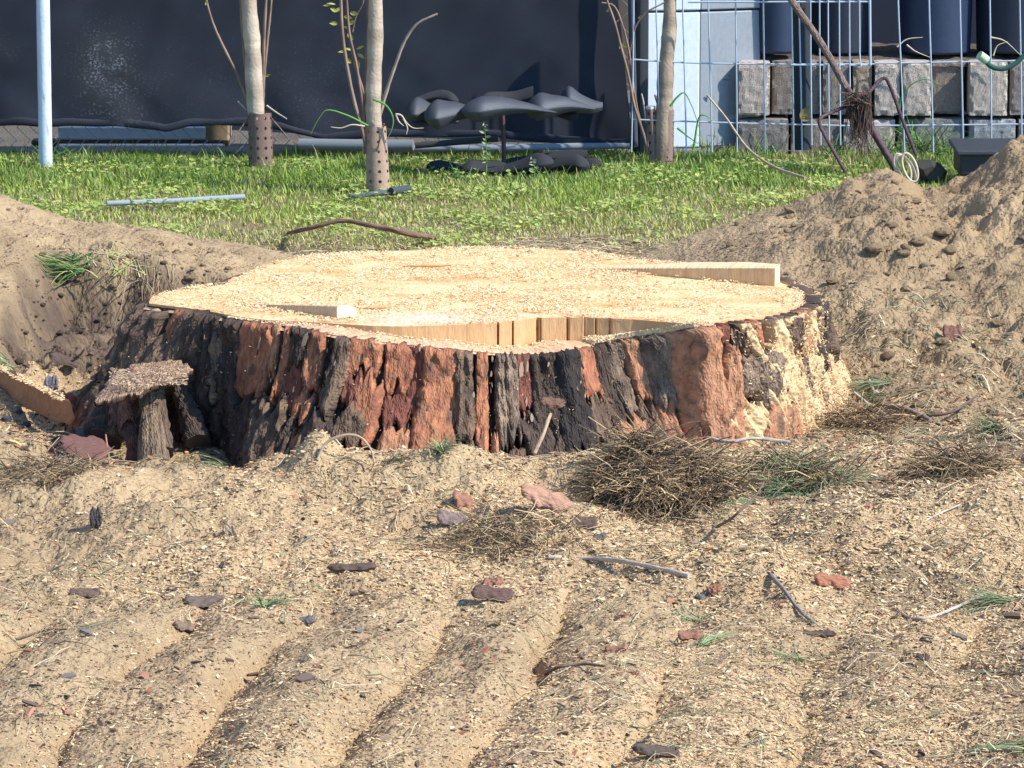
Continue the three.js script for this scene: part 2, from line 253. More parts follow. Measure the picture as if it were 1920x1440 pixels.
function S(th, t, off = 0) {                         // bark surface of the stump; t = 0 at the cut, 1 below the soil line
  const [ro, yo] = outerAt(th), [rb] = baseAt(th), tt = Math.max(0, t);
  const flute = 0.018 * Math.sin(th * 9 + 1) * tt + 0.03 * n2(th * 3.3, 2.2) * tt;
  const R = lerp(ro, Math.max(rb, ro * 0.98), Math.pow(tt, Math.abs(th) > 2.6 ? 1.0 : 1.0 + 0.5 * sstep(2.6, 2.2, Math.abs(th)))) + flute + off, Y = lerp(yo - 0.002, 0.06, t) + off * 0.35 * tt;
  return V(SC.x + R * Math.cos(th), Y, -(SC.d + R * Math.sin(th)));
}
// which angle of the bark shows at a pixel column, half way down
const colTab = []; for (let th = -Math.PI * 1.02; th < 0.35; th += 0.004) colTab.push([toPx(S(th, 0.45))[0], th]);
const thAt = (x) => { for (let i = 1; i < colTab.length; i++) if (colTab[i][0] >= x && colTab[i - 1][0] < x) return lerp(colTab[i - 1][1], colTab[i][1], (x - colTab[i - 1][0]) / (colTab[i][0] - colTab[i - 1][0])); return x < colTab[0][0] ? colTab[0][1] : colTab[colTab.length - 1][1]; };
const stump = thing('tree_stump', 'huge freshly cut pine stump with reddish bark and sawdust on its flat top', 'stump', V(SC.x, 0.06, -SC.d));
const SO = stump.position.clone();
const K = { char: [0.036, 0.024, 0.017], dark: [0.105, 0.063, 0.038], brown: [0.22, 0.132, 0.074], grey: [0.32, 0.215, 0.135], red: [0.44, 0.165, 0.07], deep: [0.20, 0.058, 0.030], pink: [0.48, 0.225, 0.108], saw: [0.80, 0.60, 0.36] };
{
  const g = new GB(SO), NT = 900, NV = 46;           // core under the bark plates
  g.grid(NT, NV, (i, j) => {
    const th = -Math.PI + i / NT * 2 * Math.PI, t = j / NV, a = th * 0.68;
    const rough = 0.020 * (0.5 - Math.abs(fbm(th * 16, t * 1.6 + 3, 3))) - 0.014 + 0.010 * fbm(th * 40, t * 9, 3) + 0.012 * bumps(th * 22, t * 5);
    const p = S(th === Math.PI ? -Math.PI : th, t, rough * sstep(0, 0.04, t));
    const c = mix(K.char, K.dark, clamp(0.4 + 1.1 * fbm(th * 20, t * 6 + 9, 3)));
    return [p.x, p.y, p.z, jit(c, 0.12), a, t * 0.3];
  });
  g.build('trunk_base', M.bark, stump);
  // lower cap: the rim of wood left proud of the slab at the front
  const cp = new GB(SO);
  cp.grid(700, 10, (i, j) => { const th = -Math.PI + i / 700 * 2 * Math.PI, [ro, yo] = outerAt(th), k = j / 10, r = lerp(lipAt(th)[0] - 0.06, ro + 0.006 + 0.007 * n2(th * 40, 1) + 0.006 * n2(th * 160, 4), k); return [SC.x + r * Math.cos(th), Math.min(yo, TOPY - 0.004) + 0.0015 * n2(th * 70, k * 5) - (k === 1 ? 0.006 : 0), -(SC.d + r * Math.sin(th)), mix([0.62, 0.34, 0.19], [0.70, 0.48, 0.27], clamp(0.5 + n2(th * 40, k * 3))), th * 0.6, r]; });
  cp.build('cut_rim', M.wood, stump);
  // sawn slab with kerf grooves on its front face
  const GRO = [[933, 3.2, 0.016], [963, 3, 0.014], [1008, 6, 0.014], [1068, 4, 0.02], [1100, 1.6, 0.006], [1118, 2.5, 0.012], [1140, 4, 0.014], [1014, 2, 0.01]].map(([x, w, d]) => { const p = onY(x, x > 1000 ? 597 : 605, TOPY); return [angleOf(p), w / FOCAL * 8.4 / 0.5 / 2 * 1.1, d]; });
  const ths = []; for (let i = 0; i <= 1000; i++) ths.push(-Math.PI + i / 1000 * 2 * Math.PI); for (const [a, w] of GRO) for (const k of [-1.5, -1, -0.6, 0, 0.6, 1, 1.5]) ths.push(a + w * k); ths.sort((a, b) => a - b);
  const topY = (X, D) => TOPY + 0.004 * n2(X * 4, D * 4) + 0.0022 * fbm(X * 25, D * 25, 3) + 0.001 * n2(X * 120, D * 30);
  const tp = new GB(SO);
  const NR = 60;
  tp.grid(ths.length - 1, NR, (i, j) => {
    const th = ths[i], k = j / NR; let r = (lipAt(th)[0]) * Math.sqrt(k);
    if (j === NR) r += 0.0015 * n2(th * 90, 3);
    for (const [a, w, d] of GRO) { const q = Math.abs(th - a) / w; if (q < 1.2 && k > 0.9) r -= (j === NR ? d * 0.6 : 0) * sstep(1.2, 0.7, q); }
    const X = SC.x + r * Math.cos(th), D = SC.d + r * Math.sin(th), s = fbm(X * 4, D * 11, 4), smooth = Math.exp(-(((X + 0.16) / 0.16) ** 2 + ((D - 8.42) / 0.1) ** 2));
    let c = mix([0.74, 0.50, 0.25], [0.60, 0.31, 0.11], clamp(0.3 + 1.2 * s)); c = mix(c, [0.76, 0.52, 0.35], smooth); c = mix(c, [0.68, 0.36, 0.2], sstep(0.965, 1, k) * 0.8);
    return [X, topY(X, D) - (j === NR ? 0.002 : 0), -D, jit(c, 0.05), X, D];
  });
  tp.build('sawn_top', M.top, stump);
  const fc = new GB(SO), NF = 8;
  fc.grid(ths.length - 1, NF, (i, j) => {
    const th = ths[i], k = j / NF; let r = lipAt(th)[0] + 0.0006 * n2(th * 300, 5) + 0.002 * n2(th * 25, k) - 0.004 * sstep(0.85, 1, k);
    let dk = 0; for (const [a, w, d] of GRO) { const q = Math.abs(th - a) / w; if (q < 1.2) { const e = sstep(1.2, 0.7, q) * (0.6 + 0.4 * n2(k * 9 + a * 40, 2)); r -= d * e; dk = Math.max(dk, e); } }
    const X = SC.x + r * Math.cos(th), D = SC.d + r * Math.sin(th);
    const c = mix(mix([0.60, 0.36, 0.16], [0.50, 0.26, 0.10], clamp(0.5 + 0.7 * n2(th * 12, 7) + 0.35 * n2(th * 160, 3) + 0.3 * n2(th * 30, k * 4))), [0.20, 0.06, 0.03], dk * 0.8);
    return [X, lerp(TOPY + 0.001, TOPY - 0.057, k), -D, jit(c, 0.06), th * 0.5, k * 0.06];
  });
  fc.build('slab_face', M.smoothwood, stump);
  // raised ledge left at the back right
  const lg = new GB(SO), f0 = onY(1085, 505, TOPY), f1 = onY(1452, 536, TOPY);
  const NL = 40;
  lg.grid(NL, 7, (i, j) => {
    const t = i / NL, a = f0.clone().lerp(f1, t), h = 0.002 + 0.037 * Math.pow(t, 0.85), w = 0.02 + 0.07 * sstep(0.1, 0.6, t) - 0.03 * sstep(0.8, 1, t), back = V(0.25, 0, -1).normalize();
    a.z += 0.006 * Math.sin(t * 3.14) + 0.0012 * n2(t * 90, 1);
    const row = [[0, -0.004], [0, h * 0.5], [0, h - 0.003], [0.004, h], [w * 0.5, h + 0.001], [w, h], [w + 0.003, h * 0.4], [w + 0.004, -0.01]][j];
    const p = a.add(back.multiplyScalar(row[0])); p.y = TOPY + row[1] + (j > 2 && j < 6 ? 0.0015 * n2(t * 30, j) : 0);
    return [p.x, p.y, p.z, jit(j < 3 ? mix([0.74, 0.43, 0.19], [0.80, 0.56, 0.3], clamp(0.5 + n2(t * 26, 3) * 1.2)) : [0.80, 0.58, 0.32], 0.07), t * 0.45, row[1]];
  });
  { const e = f1.clone(); const q = [[0, 0], [0, 0.039], [0.06, 0.039], [0.06, 0]].map(([w, h]) => { const p = e.clone().add(V(0.25, 0, -1).normalize().multiplyScalar(w)); return lg.v(p.x + 0.0005, TOPY + h, p.z, [0.82, 0.6, 0.36]); }); lg.quad(...q); }
  lg.build('raised_ledge', M.wood, stump);
}
// bark plates, one by one: [pixel x from, to, kind, top, bottom (0..1 down the side), thickness]
const plates = [];
function plate(x0, x1, kind, t0, t1, thick, lab) { plates.push([thAt(x0), thAt(x1), kind, t0 < 0.09 ? 0 : t0, t1, thick, lab]); }
for (const a of [
  [268, 300, 'red', 0.0, 0.16, 0.012], [262, 300, 'brown', 0.17, 0.62, 0.02], [300, 334, 'brown', 0.03, 0.5, 0.02], [300, 330, 'dark', 0.5, 0.95, 0.018], [345, 372, 'dark', 0.02, 0.55, 0.02], [372, 400, 'dark', 0.05, 0.6, 0.013], [400, 424, 'grey', 0.12, 0.5, 0.016], [424, 452, 'dark', 0.04, 0.62, 0.018],
  [456, 496, 'red', 0.02, 0.46, 0.016], [440, 500, 'dark', 0.48, 1, 0.024], [496, 508, 'pink', 0.02, 0.3, 0.01], [518, 528, 'red', 0.04, 0.42, 0.016], [528, 562, 'dark', 0.03, 0.24, 0.012], [528, 560, 'deep', 0.22, 0.52, 0.008], [500, 552, 'brown', 0.5, 1, 0.03], [564, 588, 'red', 0.03, 0.36, 0.015], [560, 586, 'red', 0.37, 0.54, 0.015], [566, 586, 'red', 0.6, 0.97, 0.012], [552, 568, 'dark', 0.56, 1, 0.02], [586, 606, 'brown', 0.5, 1, 0.018],
  [606, 638, 'brown', 0.08, 0.5, 0.026], [600, 642, 'dark', 0.5, 1, 0.022], [640, 700, 'red', 0.01, 0.22, 0.014], [644, 672, 'deep', 0.22, 0.44, 0.014], [668, 712, 'red', 0.24, 0.62, 0.02], [646, 690, 'brown', 0.45, 0.7, 0.026], [650, 680, 'pink', 0.7, 0.82, 0.02], [648, 700, 'brown', 0.82, 1, 0.024],
  [712, 762, 'red', 0.02, 0.3, 0.016], [724, 764, 'deep', 0.3, 0.55, 0.015], [730, 778, 'pink', 0.55, 0.86, 0.022], [718, 752, 'red', 0.78, 1, 0.02], [764, 788, 'deep', 0.04, 0.5, 0.012], [788, 860, 'red', 0.02, 0.86, 0.02], [786, 800, 'dark', 0.5, 1, 0.014], [858, 886, 'brown', 0.08, 0.62, 0.03], [862, 890, 'grey', 0.6, 1, 0.024],
  [894, 914, 'red', 0.06, 0.72, 0.016], [884, 906, 'pink', 0.72, 1, 0.016], [922, 934, 'pink', 0.55, 0.86, 0.02], [914, 934, 'pink', 0.86, 1, 0.02], [932, 950, 'grey', 0.05, 0.66, 0.024], [950, 972, 'grey', 0.02, 0.6, 0.026], [934, 972, 'brown', 0.66, 1, 0.022], [974, 1004, 'deep', 0.03, 0.4, 0.01], [976, 1020, 'dark', 0.4, 1, 0.018], [1004, 1050, 'dark', 0.03, 0.6, 0.016], [1020, 1060, 'brown', 0.6, 0.9, 0.02], [1050, 1100, 'char', 0.05, 0.7, 0.02], [1012, 1040, 'pink', 0.72, 1, 0.026], [1060, 1100, 'dark', 0.72, 1, 0.024],
  [1102, 1132, 'red', 0.02, 0.34, 0.018], [1100, 1136, 'brown', 0.34, 0.7, 0.018], [1096, 1140, 'brown', 0.7, 1, 0.03], [1134, 1158, 'dark', 0.05, 0.6, 0.016], [1160, 1186, 'grey', 0.04, 0.5, 0.02], [1140, 1180, 'pink', 0.55, 0.95, 0.02], [1190, 1216, 'pink', 0.03, 0.42, 0.02], [1182, 1214, 'brown', 0.44, 0.8, 0.024], [1218, 1256, 'grey', 0.04, 0.5, 0.022], [1214, 1250, 'pink', 0.5, 0.98, 0.022],
  [1258, 1288, 'pink', 0.02, 0.96, 0.028], [1288, 1338, 'pink', 0.01, 0.98, 0.034], [1338, 1372, 'pink', 0.16, 0.98, 0.03], [1340, 1362, 'deep', 0.0, 0.16, 0.018], [1372, 1392, 'brown', 0.02, 0.2, 0.018], [1392, 1420, 'red', 0.02, 0.18, 0.02], [1376, 1410, 'grey', 0.22, 0.5, 0.024], [1372, 1402, 'dark', 0.54, 1, 0.016], [1410, 1444, 'grey', 0.2, 0.55, 0.026], [1404, 1440, 'pink', 0.55, 0.98, 0.032], [1440, 1470, 'pink', 0.6, 1, 0.03],
  [1444, 1462, 'grey', 0.02, 0.3, 0.022], [1462, 1480, 'brown', 0.02, 0.26, 0.026], [1456, 1490, 'grey', 0.32, 0.6, 0.024], [1474, 1500, 'deep', 0.62, 0.9, 0.02], [1480, 1500, 'pink', 0.02, 0.3, 0.022], [1500, 1518, 'brown', 0.02, 0.34, 0.028], [1494, 1520, 'grey', 0.36, 0.66, 0.024], [1518, 1538, 'dark', 0.02, 0.4, 0.032], [1520, 1545, 'deep', 0.42, 0.8, 0.024], [1538, 1552, 'brown', 0.05, 0.4, 0.04], [1545, 1562, 'brown', 0.4, 0.9, 0.034], [1500, 1530, 'pink', 0.7, 1, 0.024], [1552, 1564, 'deep', 0.06, 0.5, 0.045],
]) plate(...a);
for (let th = 0.36; th < Math.PI * 0.98; th += 0.11) plates.push([th, th + rr(0.07, 0.1), ['brown', 'dark', 'grey', 'deep'][Math.floor(rnd() * 4)], 0.02, rr(0.5, 1), rr(0.015, 0.03)]);
for (let th = -Math.PI; th < thAt(262) - 0.05; th += 0.075) { plates.push([th, th + 0.06, rnd() < 0.5 ? 'brown' : 'dark', 0.03, rr(0.4, 0.6), rr(0.018, 0.032)]); plates.push([th - 0.01, th + 0.06, rnd() < 0.6 ? 'dark' : 'brown', rr(0.5, 0.62), 1, rr(0.02, 0.036)]); }
plates.forEach(([a0, a1, kind, t0, t1, thick], n) => {
  const g = new GB(SO), nu = Math.max(8, Math.round((a1 - a0) * 0.65 / 0.005)), nv = Math.max(8, Math.round((t1 - t0) * 0.3 / 0.0075));
  const smooth = kind === 'red' || kind === 'pink' || kind === 'deep', s = n * 7.13, lean = rr(-0.35, 0.35);
  g.grid(nu + 2, nv + 2, (i, j) => {
    const eu = i === 0 || i === nu + 2, ev = j === 0 || j === nv + 2, u = clamp((i - 1) / nu), v = clamp((j - 1) / nv);
    const vv = v * (t1 - t0), wl = 0.22 * n2(vv * 4 + s, 1.5) + 0.12 * n2(vv * 17 + s, 4) + 0.06 * n2(vv * 45 + s, 4), wr = 0.22 * n2(vv * 4 + s, 8.5) + 0.12 * n2(vv * 17 + s, 13) + 0.06 * n2(vv * 45 + s, 14);
    const taper = 1 - 0.18 * Math.pow(Math.abs(v * 2 - 1), 3);
    let th = lerp(a0, a1, 0.5 + (lerp(-0.5 + wl, 0.5 + wr, u)) * taper * 1.26); th += lean * (v - 0.5) * (a1 - a0) * (t1 - t0);
    let t = lerp(t0, t1, v) + (0.12 * n2(u * 3 + s, 3) + 0.06 * n2(u * 9 + s, 6)) * (v < 0.5 ? (t0 < 0.05 ? 0.2 : 1) : 1) * Math.abs(v * 2 - 1) * 1.5;
    const e = Math.min(u, 1 - u) * (a1 - a0) * 0.65, ee = Math.min(v, 1 - v) * (t1 - t0) * 0.3, edge = sstep(0, 0.005, Math.min(e, ee));
    let off = thick * (0.55 + 0.45 * edge) + (smooth ? 0.005 * n2(th * 14 + s, t * 2) + 0.0045 * sstep(0.08, 0.11, n2(th * 20 + s, t * 3)) + 0.004 * sstep(0.15, 0.18, n2(th * 34 + s, t * 6 + 5)) + 0.004 * (0.5 - Math.abs(n2(th * 48 + s, t * 3)) * 1.5) + 0.003 * fbm(th * 90, t * 12, 2) : 0.008 * fbm(th * 60 + s, t * 3, 3) + 0.006 * sstep(0.0, 0.04, n2(th * 30 + s, t * 4)) + 0.005 * sstep(0.12, 0.15, n2(th * 40 + s, t * 8)));
    if (eu || ev) off = -0.012;
    const p = S(th, t, off);
    let c = mix(K[kind], kind === 'pink' ? K.red : smooth ? K.deep : K.char, clamp((smooth ? 0.12 : 0.3) + 0.8 * fbm(th * 18 + s, t * 5, 3)));
    if (smooth) c = mix(c, K.dark, sstep(0.30, 0.42, fbm(th * 26 + s * 2, t * 4, 3)) * 0.7);
    if (eu || ev) c = K.char;
    return [p.x, p.y, p.z, jit(c, 0.07), th * 0.65, t * 0.3];
  });
  g.build('bark_plate', smooth ? M.redbark : M.bark, stump);
});
// sawdust caked on the right flank, with holes where bark shows
{
  const g = new GB(SO), NT = 260, NV = 110, A0 = thAt(1340), A1 = 0.12, keep = [], H = [];
  for (let j = 0; j <= NV; j++) for (let i = 0; i <= NT; i++) {
    const th = lerp(A0, A1, i / NT), t = j / NV, mask = 0.47 + 1.3 * fbm(th * 15 - t * 3.2, t * 1.9 + 7, 4) + 0.25 * sstep(0.02, 0.35, t) + 0.25 * sstep(A0, A0 + 0.35, th) - 0.5 * sstep(A0 + 0.22, A0, th) - 0.3 * sstep(-0.05, 0.12, th) - 0.2 * sstep(0.9, 1, t);
    const off = 0.024 + 0.012 * clamp(mask - 0.3) + 0.008 * fbm(th * 40 - t * 8, t * 5, 3) + 0.003 * fbm(th * 90, t * 40, 2) - 0.05 * sstep(0.40, 0.24, mask), p = S(th, t, off);
    g.v(p.x, p.y, p.z, jit(mix([0.64, 0.44, 0.22], [0.44, 0.26, 0.12], clamp(0.25 + 0.8 * fbm(th * 25, t * 10, 3))), 0.08), th * 0.6, t * 0.3); H.push(mask);
  }
  for (let j = 0; j < NV; j++) for (let i = 0; i < NT; i++) { const a = j * (NT + 1) + i; if (Math.max(H[a], H[a + 1], H[a + NT + 1], H[a + NT + 2]) > 0.26) g.quad(a, a + 1, a + NT + 2, a + NT + 1); }
  const o = g.build('sawdust_crust', M.top, stump); o.userData.kind = 'stuff';
}
// the root at the left with the bark shelf above it
{
  const rt = new GB(SO);
  const rootCol = (px, r, flat, cols) => { const pts = curve(px.map(([x, y, D]) => onD(x, y, D)), 22); rt.tube(pts, (t) => r(t), 18, (t) => jit(mix(cols[0], cols[1], clamp(0.5 + n2(t * 9, px[0][0]) * 1.3)), 0.1), 0.32); };
  { const NA = 40, NB = 40, cen = curve([[282, 705, 8.34], [283, 760, 8.26], [286, 815, 8.21], [291, 885, 8.17]].map(([x, y, D]) => onD(x, y, D)), NB), wid = pts1([[0, 0.040], [0.14, 0.026], [0.4, 0.018], [0.7, 0.025], [1, 0.034]]);
    rt.grid(NA, NB, (i, j) => { const a = i / NA * Math.PI * 2, v = j / NB, w = wid(v) * (1 + 0.30 * n2(Math.cos(a) * 2.5 + 3, Math.sin(a) * 2.5 + v * 0.8) + 0.16 * n2(Math.cos(a) * 9, Math.sin(a) * 9 + v * 2.5)), c = cen[j]; return [c.x + Math.cos(a) * w * 1.05, c.y, c.z + Math.sin(a) * w * 0.8, jit(mix([0.30, 0.20, 0.115], [0.11, 0.068, 0.042], clamp(0.35 + 1.2 * n2(Math.cos(a) * 6 + 5, Math.sin(a) * 6 + v * 2))), 0.1), a * 0.025, v * 0.2]; }); }
  rt.grid(20, 18, (i, j) => { const u = i / 20, v = j / 18, p = onD(lerp(222, 264, u) + 4 * n2(v * 5, 3), lerp(728, 812 - 26 * Math.sin(Math.PI * u) + 10 * n2(u * 7, 2), v), 8.33 - 0.03 * Math.sin(Math.PI * u) - 0.05 * v); return [p.x, p.y, p.z + 0.008 * fbm(u * 5, v * 4, 3), jit(mix([0.30, 0.13, 0.08], [0.16, 0.08, 0.05], clamp(0.4 + n2(u * 6, v * 5))), 0.1), u * 0.06, v * 0.1]; });
  rootCol([[238, 715, 8.42], [240, 770, 8.34], [262, 830, 8.26], [258, 880, 8.22]], (t) => 0.034 - 0.01 * t, 1, [[0.20, 0.085, 0.055], [0.09, 0.05, 0.035]]);
  rootCol([[212, 735, 8.42], [205, 780, 8.37], [192, 826, 8.33]], (t) => 0.028 + 0.01 * t, 1, [[0.12, 0.075, 0.05], [0.07, 0.045, 0.035]]);
  rootCol([[330, 720, 8.45], [352, 770, 8.42], [372, 830, 8.36]], (t) => 0.014 + 0.012 * t, 1, [[0.11, 0.07, 0.045], [0.06, 0.04, 0.03]]);
  rootCol([[300, 730, 8.36], [304, 790, 8.27], [310, 850, 8.2]], (t) => 0.008 + 0.010 * t, 1, [[0.17, 0.11, 0.07], [0.1, 0.06, 0.04]]);
  rootCol([[225, 720, 8.40], [222, 780, 8.34], [210, 820, 8.32]], (t) => 0.016 + 0.006 * t, 1, [[0.30, 0.14, 0.08], [0.15, 0.07, 0.045]]);
  rt.build('root', M.bark, stump);
  const sh = new GB(SO), TOPS = [[176, 738], [204, 694], [252, 674], [300, 678], [325, 678], [345, 688], [358, 700], [352, 712], [330, 714], [300, 720], [278, 724], [262, 735], [240, 733]].map(([x, y]) => onY(x, y, 0.272));
  const cx = onY(285, 706, 0.28), nn = 96, edge = (k) => { const u = k / nn * TOPS.length, i = Math.floor(u) % TOPS.length, f = u - Math.floor(u); return TOPS[i].clone().lerp(TOPS[(i + 1) % TOPS.length], f); };
  sh.grid(nn, 12, (i, j) => {
    const e = edge(i % nn), k = [0, 0.25, 0.45, 0.62, 0.76, 0.88, 0.96, 1, 1.01, 1.0, 0.9, 0.5, 0][j], w = 1 + (0.16 * n2(i * 0.31, 2) + 0.10 * n2(i * 0.9, 5)) * sstep(0.5, 1, k), p = cx.clone().lerp(e, k * w);
    const dome = j <= 7 ? 0.008 * (1 - k * k) + 0.008 * fbm(p.x * 40, p.z * 40, 3) : -[0, 0, 0, 0, 0, 0, 0, 0, 0.004, 0.009, 0.012, 0.012, 0.012][j] * (1 + 0.9 * n2(i * 0.4, 7)) + 0.004 * n2(i * 0.7, j);
    p.y = 0.272 + dome + 0.17 * (p.x - cx.x);
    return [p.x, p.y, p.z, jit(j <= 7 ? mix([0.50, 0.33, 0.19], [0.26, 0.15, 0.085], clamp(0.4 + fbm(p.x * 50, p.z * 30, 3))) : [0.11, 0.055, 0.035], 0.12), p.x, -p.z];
  });
  sh.build('bark_shelf', M.bark, stump);
}

// ------------------------------------------------------------------ scattered stuff
function inst(name, g, m, items, label, cat, parent) {
  const o = new THREE.InstancedMesh(g, m, items.length), q = new THREE.Quaternion(), mt = new THREE.Matrix4(), c = new THREE.Color();
  items.forEach((it, i) => { if (it.q) q.copy(it.q); else q.setFromEuler(new THREE.Euler(it.rx || 0, it.ry || 0, it.rz || 0, 'YXZ')); mt.compose(it.p, q, it.s); o.setMatrixAt(i, mt); c.setRGB(...it.c); o.setColorAt(i, c); });
  o.name = parent ? name : numbered(name); o.castShadow = o.receiveShadow = true; (parent || scene).add(o); o.frustumCulled = false; return tag(o, label, cat, null, 'stuff');
}
const chipGeo = (() => { const g = new THREE.BoxGeometry(1, 0.16, 0.42, 2, 1, 1), a = g.attributes.position; for (let i = 0; i < a.count; i++) { const x = a.getX(i), z = a.getZ(i); a.setXYZ(i, x + z * 0.25, a.getY(i) + 0.22 * (0.25 - x * x), z * (x > 0.4 ? 0.45 : x < -0.4 ? 0.7 : 1)); } g.computeVertexNormals(); return g; })();
const CH = [[0.68, 0.48, 0.25], [0.60, 0.39, 0.18], [0.48, 0.30, 0.14], [0.74, 0.56, 0.32], [0.34, 0.20, 0.10], [0.20, 0.115, 0.06]];
const pick = (a) => a[Math.floor(rnd() * a.length)];
{
  const chips = [], dark = [];
  for (let k = 0; k < 400000 && chips.length < 170000; k++) {
    const D = 5.85 + 3.35 * Math.pow(rnd(), 1.15), X = rr(-1, 1) * (0.13 * D + 0.1), s = sawAt(X, D), f = furrow(X, D);
    let pr = (0.10 + 0.95 * s) * (1 - 0.5 * f.on * (X < 0.25 ? 1 : 0.4)) + f.on * 0.3 * sstep(0.25, 0.05, Math.min(f.t, 1 - f.t)); if (X < -0.55 && D > 7.4) pr *= 0.45;
    if (rnd() > pr) continue;
    const L = (rnd() < 0.08 ? rr(0.008, 0.014) : rr(0.0025, 0.0065)) * (1 - 0.2 * f.on);
    const tone = rnd() < 0.35 + 0.4 * s ? pick(CH.slice(0, 4)) : pick(CH);
    chips.push({ p: V(X, ht(X, D) + L * 0.12, -D), s: V(L, L * rr(0.5, 1), L * rr(0.6, 1.3)), ry: rr(0, 6.3), rx: gauss() * 0.45, rz: gauss() * 0.45, c: jit(tone, 0.15) });
  }
  inst('wood_chips', chipGeo, M.chip, chips, 'pale wood chips and sawdust strewn over the bare soil in front', 'wood chips');
  for (let k = 0; k < 400000 && dark.length < 55000; k++) {
    const D = 5.9 + 4.2 * Math.pow(rnd(), 1.2), X = rr(-1, 1) * (0.13 * D + 0.1), q = n2(X * 5 + 50, D * 4);
    if (rnd() > 0.35 + q + (X > 0.4 && D < 9 ? 0.25 : 0)) continue;
    const L = rnd() < 0.015 ? rr(0.010, 0.020) : rr(0.002, 0.007), red = rnd();
    dark.push({ p: V(X, ht(X, D) + L * 0.1, -D), s: V(L, L * rr(0.5, 1.2), L * rr(0.4, 1.1)), ry: rr(0, 6.3), rx: gauss() * 0.5, rz: gauss() * 0.5, c: jit(red < 0.2 ? [0.27, 0.10, 0.05] : red < 0.65 ? [0.15, 0.088, 0.05] : [0.06, 0.037, 0.024], 0.2) });
  }
  inst('bark_crumbs', chipGeo, M.chip, dark, 'small brown and red bark crumbs scattered over the soil', 'bark crumbs');
  const top = [];
  while (top.length < 42000) {
    const th = rr(-Math.PI, Math.PI), r = lipAt(th)[0] * Math.sqrt(rnd()) * 0.995, X = SC.x + r * Math.cos(th), D = SC.d + r * Math.sin(th), smooth = Math.exp(-(((X + 0.16) / 0.18) ** 2 + ((D - 8.42) / 0.11) ** 2));
    if (rnd() < smooth * 0.93 || rnd() > 0.5 + fbm(X * 7, D * 5, 3) * 1.5) continue;
    const L = rr(0.0018, 0.0058) * (rnd() < 0.06 ? 2 : 1);
    top.push({ p: V(X, TOPY + 0.003 + 0.004 * rnd() + 0.004 * n2(X * 4, D * 4), -D), s: V(L, L * rr(0.5, 1.2), L * rr(0.6, 1.2)), ry: rr(0, 6.3), rx: gauss() * 0.5, rz: gauss() * 0.5, c: jit(rnd() < 0.7 ? [0.86, 0.66, 0.38] : rnd() < 0.8 ? [0.74, 0.46, 0.2] : [0.4, 0.2, 0.09], 0.1) });
  }
  inst('sawdust', chipGeo, M.chip, top, 'loose yellow sawdust and shavings lying over the cut top of the stump', 'sawdust');
  const side = [];
  while (side.length < 12000) {
    const right = rnd() < 0.9, th = right ? lerp(thAt(1300), 0.2, Math.sqrt(rnd())) : rr(-Math.PI, thAt(1300)), t = Math.pow(rnd(), right ? 0.9 : 0.6), p = S(th, t, right ? rr(0.022, 0.038) : rr(0.012, 0.034)), L = right ? rr(0.0025, 0.0075) : rr(0.0015, 0.005);
    if (!right && rnd() > 0.5) continue;
    side.push({ p, s: V(L, L * rr(0.5, 1.2), L * rr(0.6, 1.2)), ry: rr(0, 6.3), rx: gauss() * 0.9, rz: gauss() * 0.9, c: jit(rnd() < 0.6 ? [0.72, 0.52, 0.28] : [0.46, 0.28, 0.14], 0.15) });
  }
  for (let k = 0; k < 4300; k++) { const th = k < 3600 ? lerp(angleOf(onY(1125, 640, 0.335)), angleOf(onY(1330, 607, TOPY)), Math.pow(rnd(), 0.8)) : lerp(angleOf(onY(420, 593, TOPY)), angleOf(onY(1085, 650, 0.33)), rnd()), [ro, yo] = outerAt(th), li = lipAt(th)[0], q = Math.pow(rnd(), k < 3600 ? 1 : 2), r = lerp(ro + 0.003, li + 0.002, k < 3600 ? q : 1 - q), L = rr(0.0025, 0.007); side.push({ p: V(SC.x + r * Math.cos(th), Math.min(yo, TOPY - 0.004) + 0.001 + (k < 3600 ? 0.009 * Math.pow(rnd(), 2) : 0.002), -(SC.d + r * Math.sin(th))), s: V(L, L * rr(0.5, 1.2), L * rr(0.6, 1.2)), ry: rr(0, 6.3), rx: gauss() * 0.6, rz: gauss() * 0.6, c: jit([0.78, 0.58, 0.33], 0.14) }); }
  for (let k = 0; k < 900; k++) { const u = rnd(), p = onY(lerp(205, 352, u), lerp(722, 690, rnd()), 0.284), L = rr(0.003, 0.008); side.push({ p, s: V(L, L * 0.7, L), ry: rr(0, 6.3), rx: gauss() * 0.4, rz: gauss() * 0.4, c: jit(pick([[0.6, 0.42, 0.24], [0.4, 0.25, 0.14], [0.25, 0.15, 0.09]]), 0.15) }); }
  const o = inst('sawdust_flecks', chipGeo, M.chip, side, 'sawdust flecks stuck to the bark of the stump', 'sawdust');
}
{
  const deb = [];
  for (let k = 0; k < 9000 && deb.length < 4200; k++) { const left = k % 4 !== 0, X = left ? rr(-1.08, -0.5) : rr(0.55, 1.0), D = left ? rr(8.0, 8.85) : rr(8.25, 8.75); if (rnd() > 0.6 + n2(X * 7, D * 6)) continue; const L = Math.min(0.03, 0.004 / Math.pow(rnd() + 0.02, 0.5)); deb.push({ p: V(X, ht(X, D) + L * 0.15, -D), s: V(L, L * rr(0.5, 1.2), L * rr(0.4, 1.2)), ry: rr(0, 6.3), rx: gauss() * 0.6, rz: gauss() * 0.6, c: jit(pick([[0.55, 0.33, 0.14], [0.62, 0.42, 0.2], [0.36, 0.17, 0.08], [0.24, 0.085, 0.045], [0.14, 0.08, 0.05], [0.07, 0.045, 0.03]]), 0.2) }); }
  inst('bark_debris', chipGeo, M.chip, deb, 'orange chips and broken red bark heaped around the foot of the stump', 'bark debris');
}
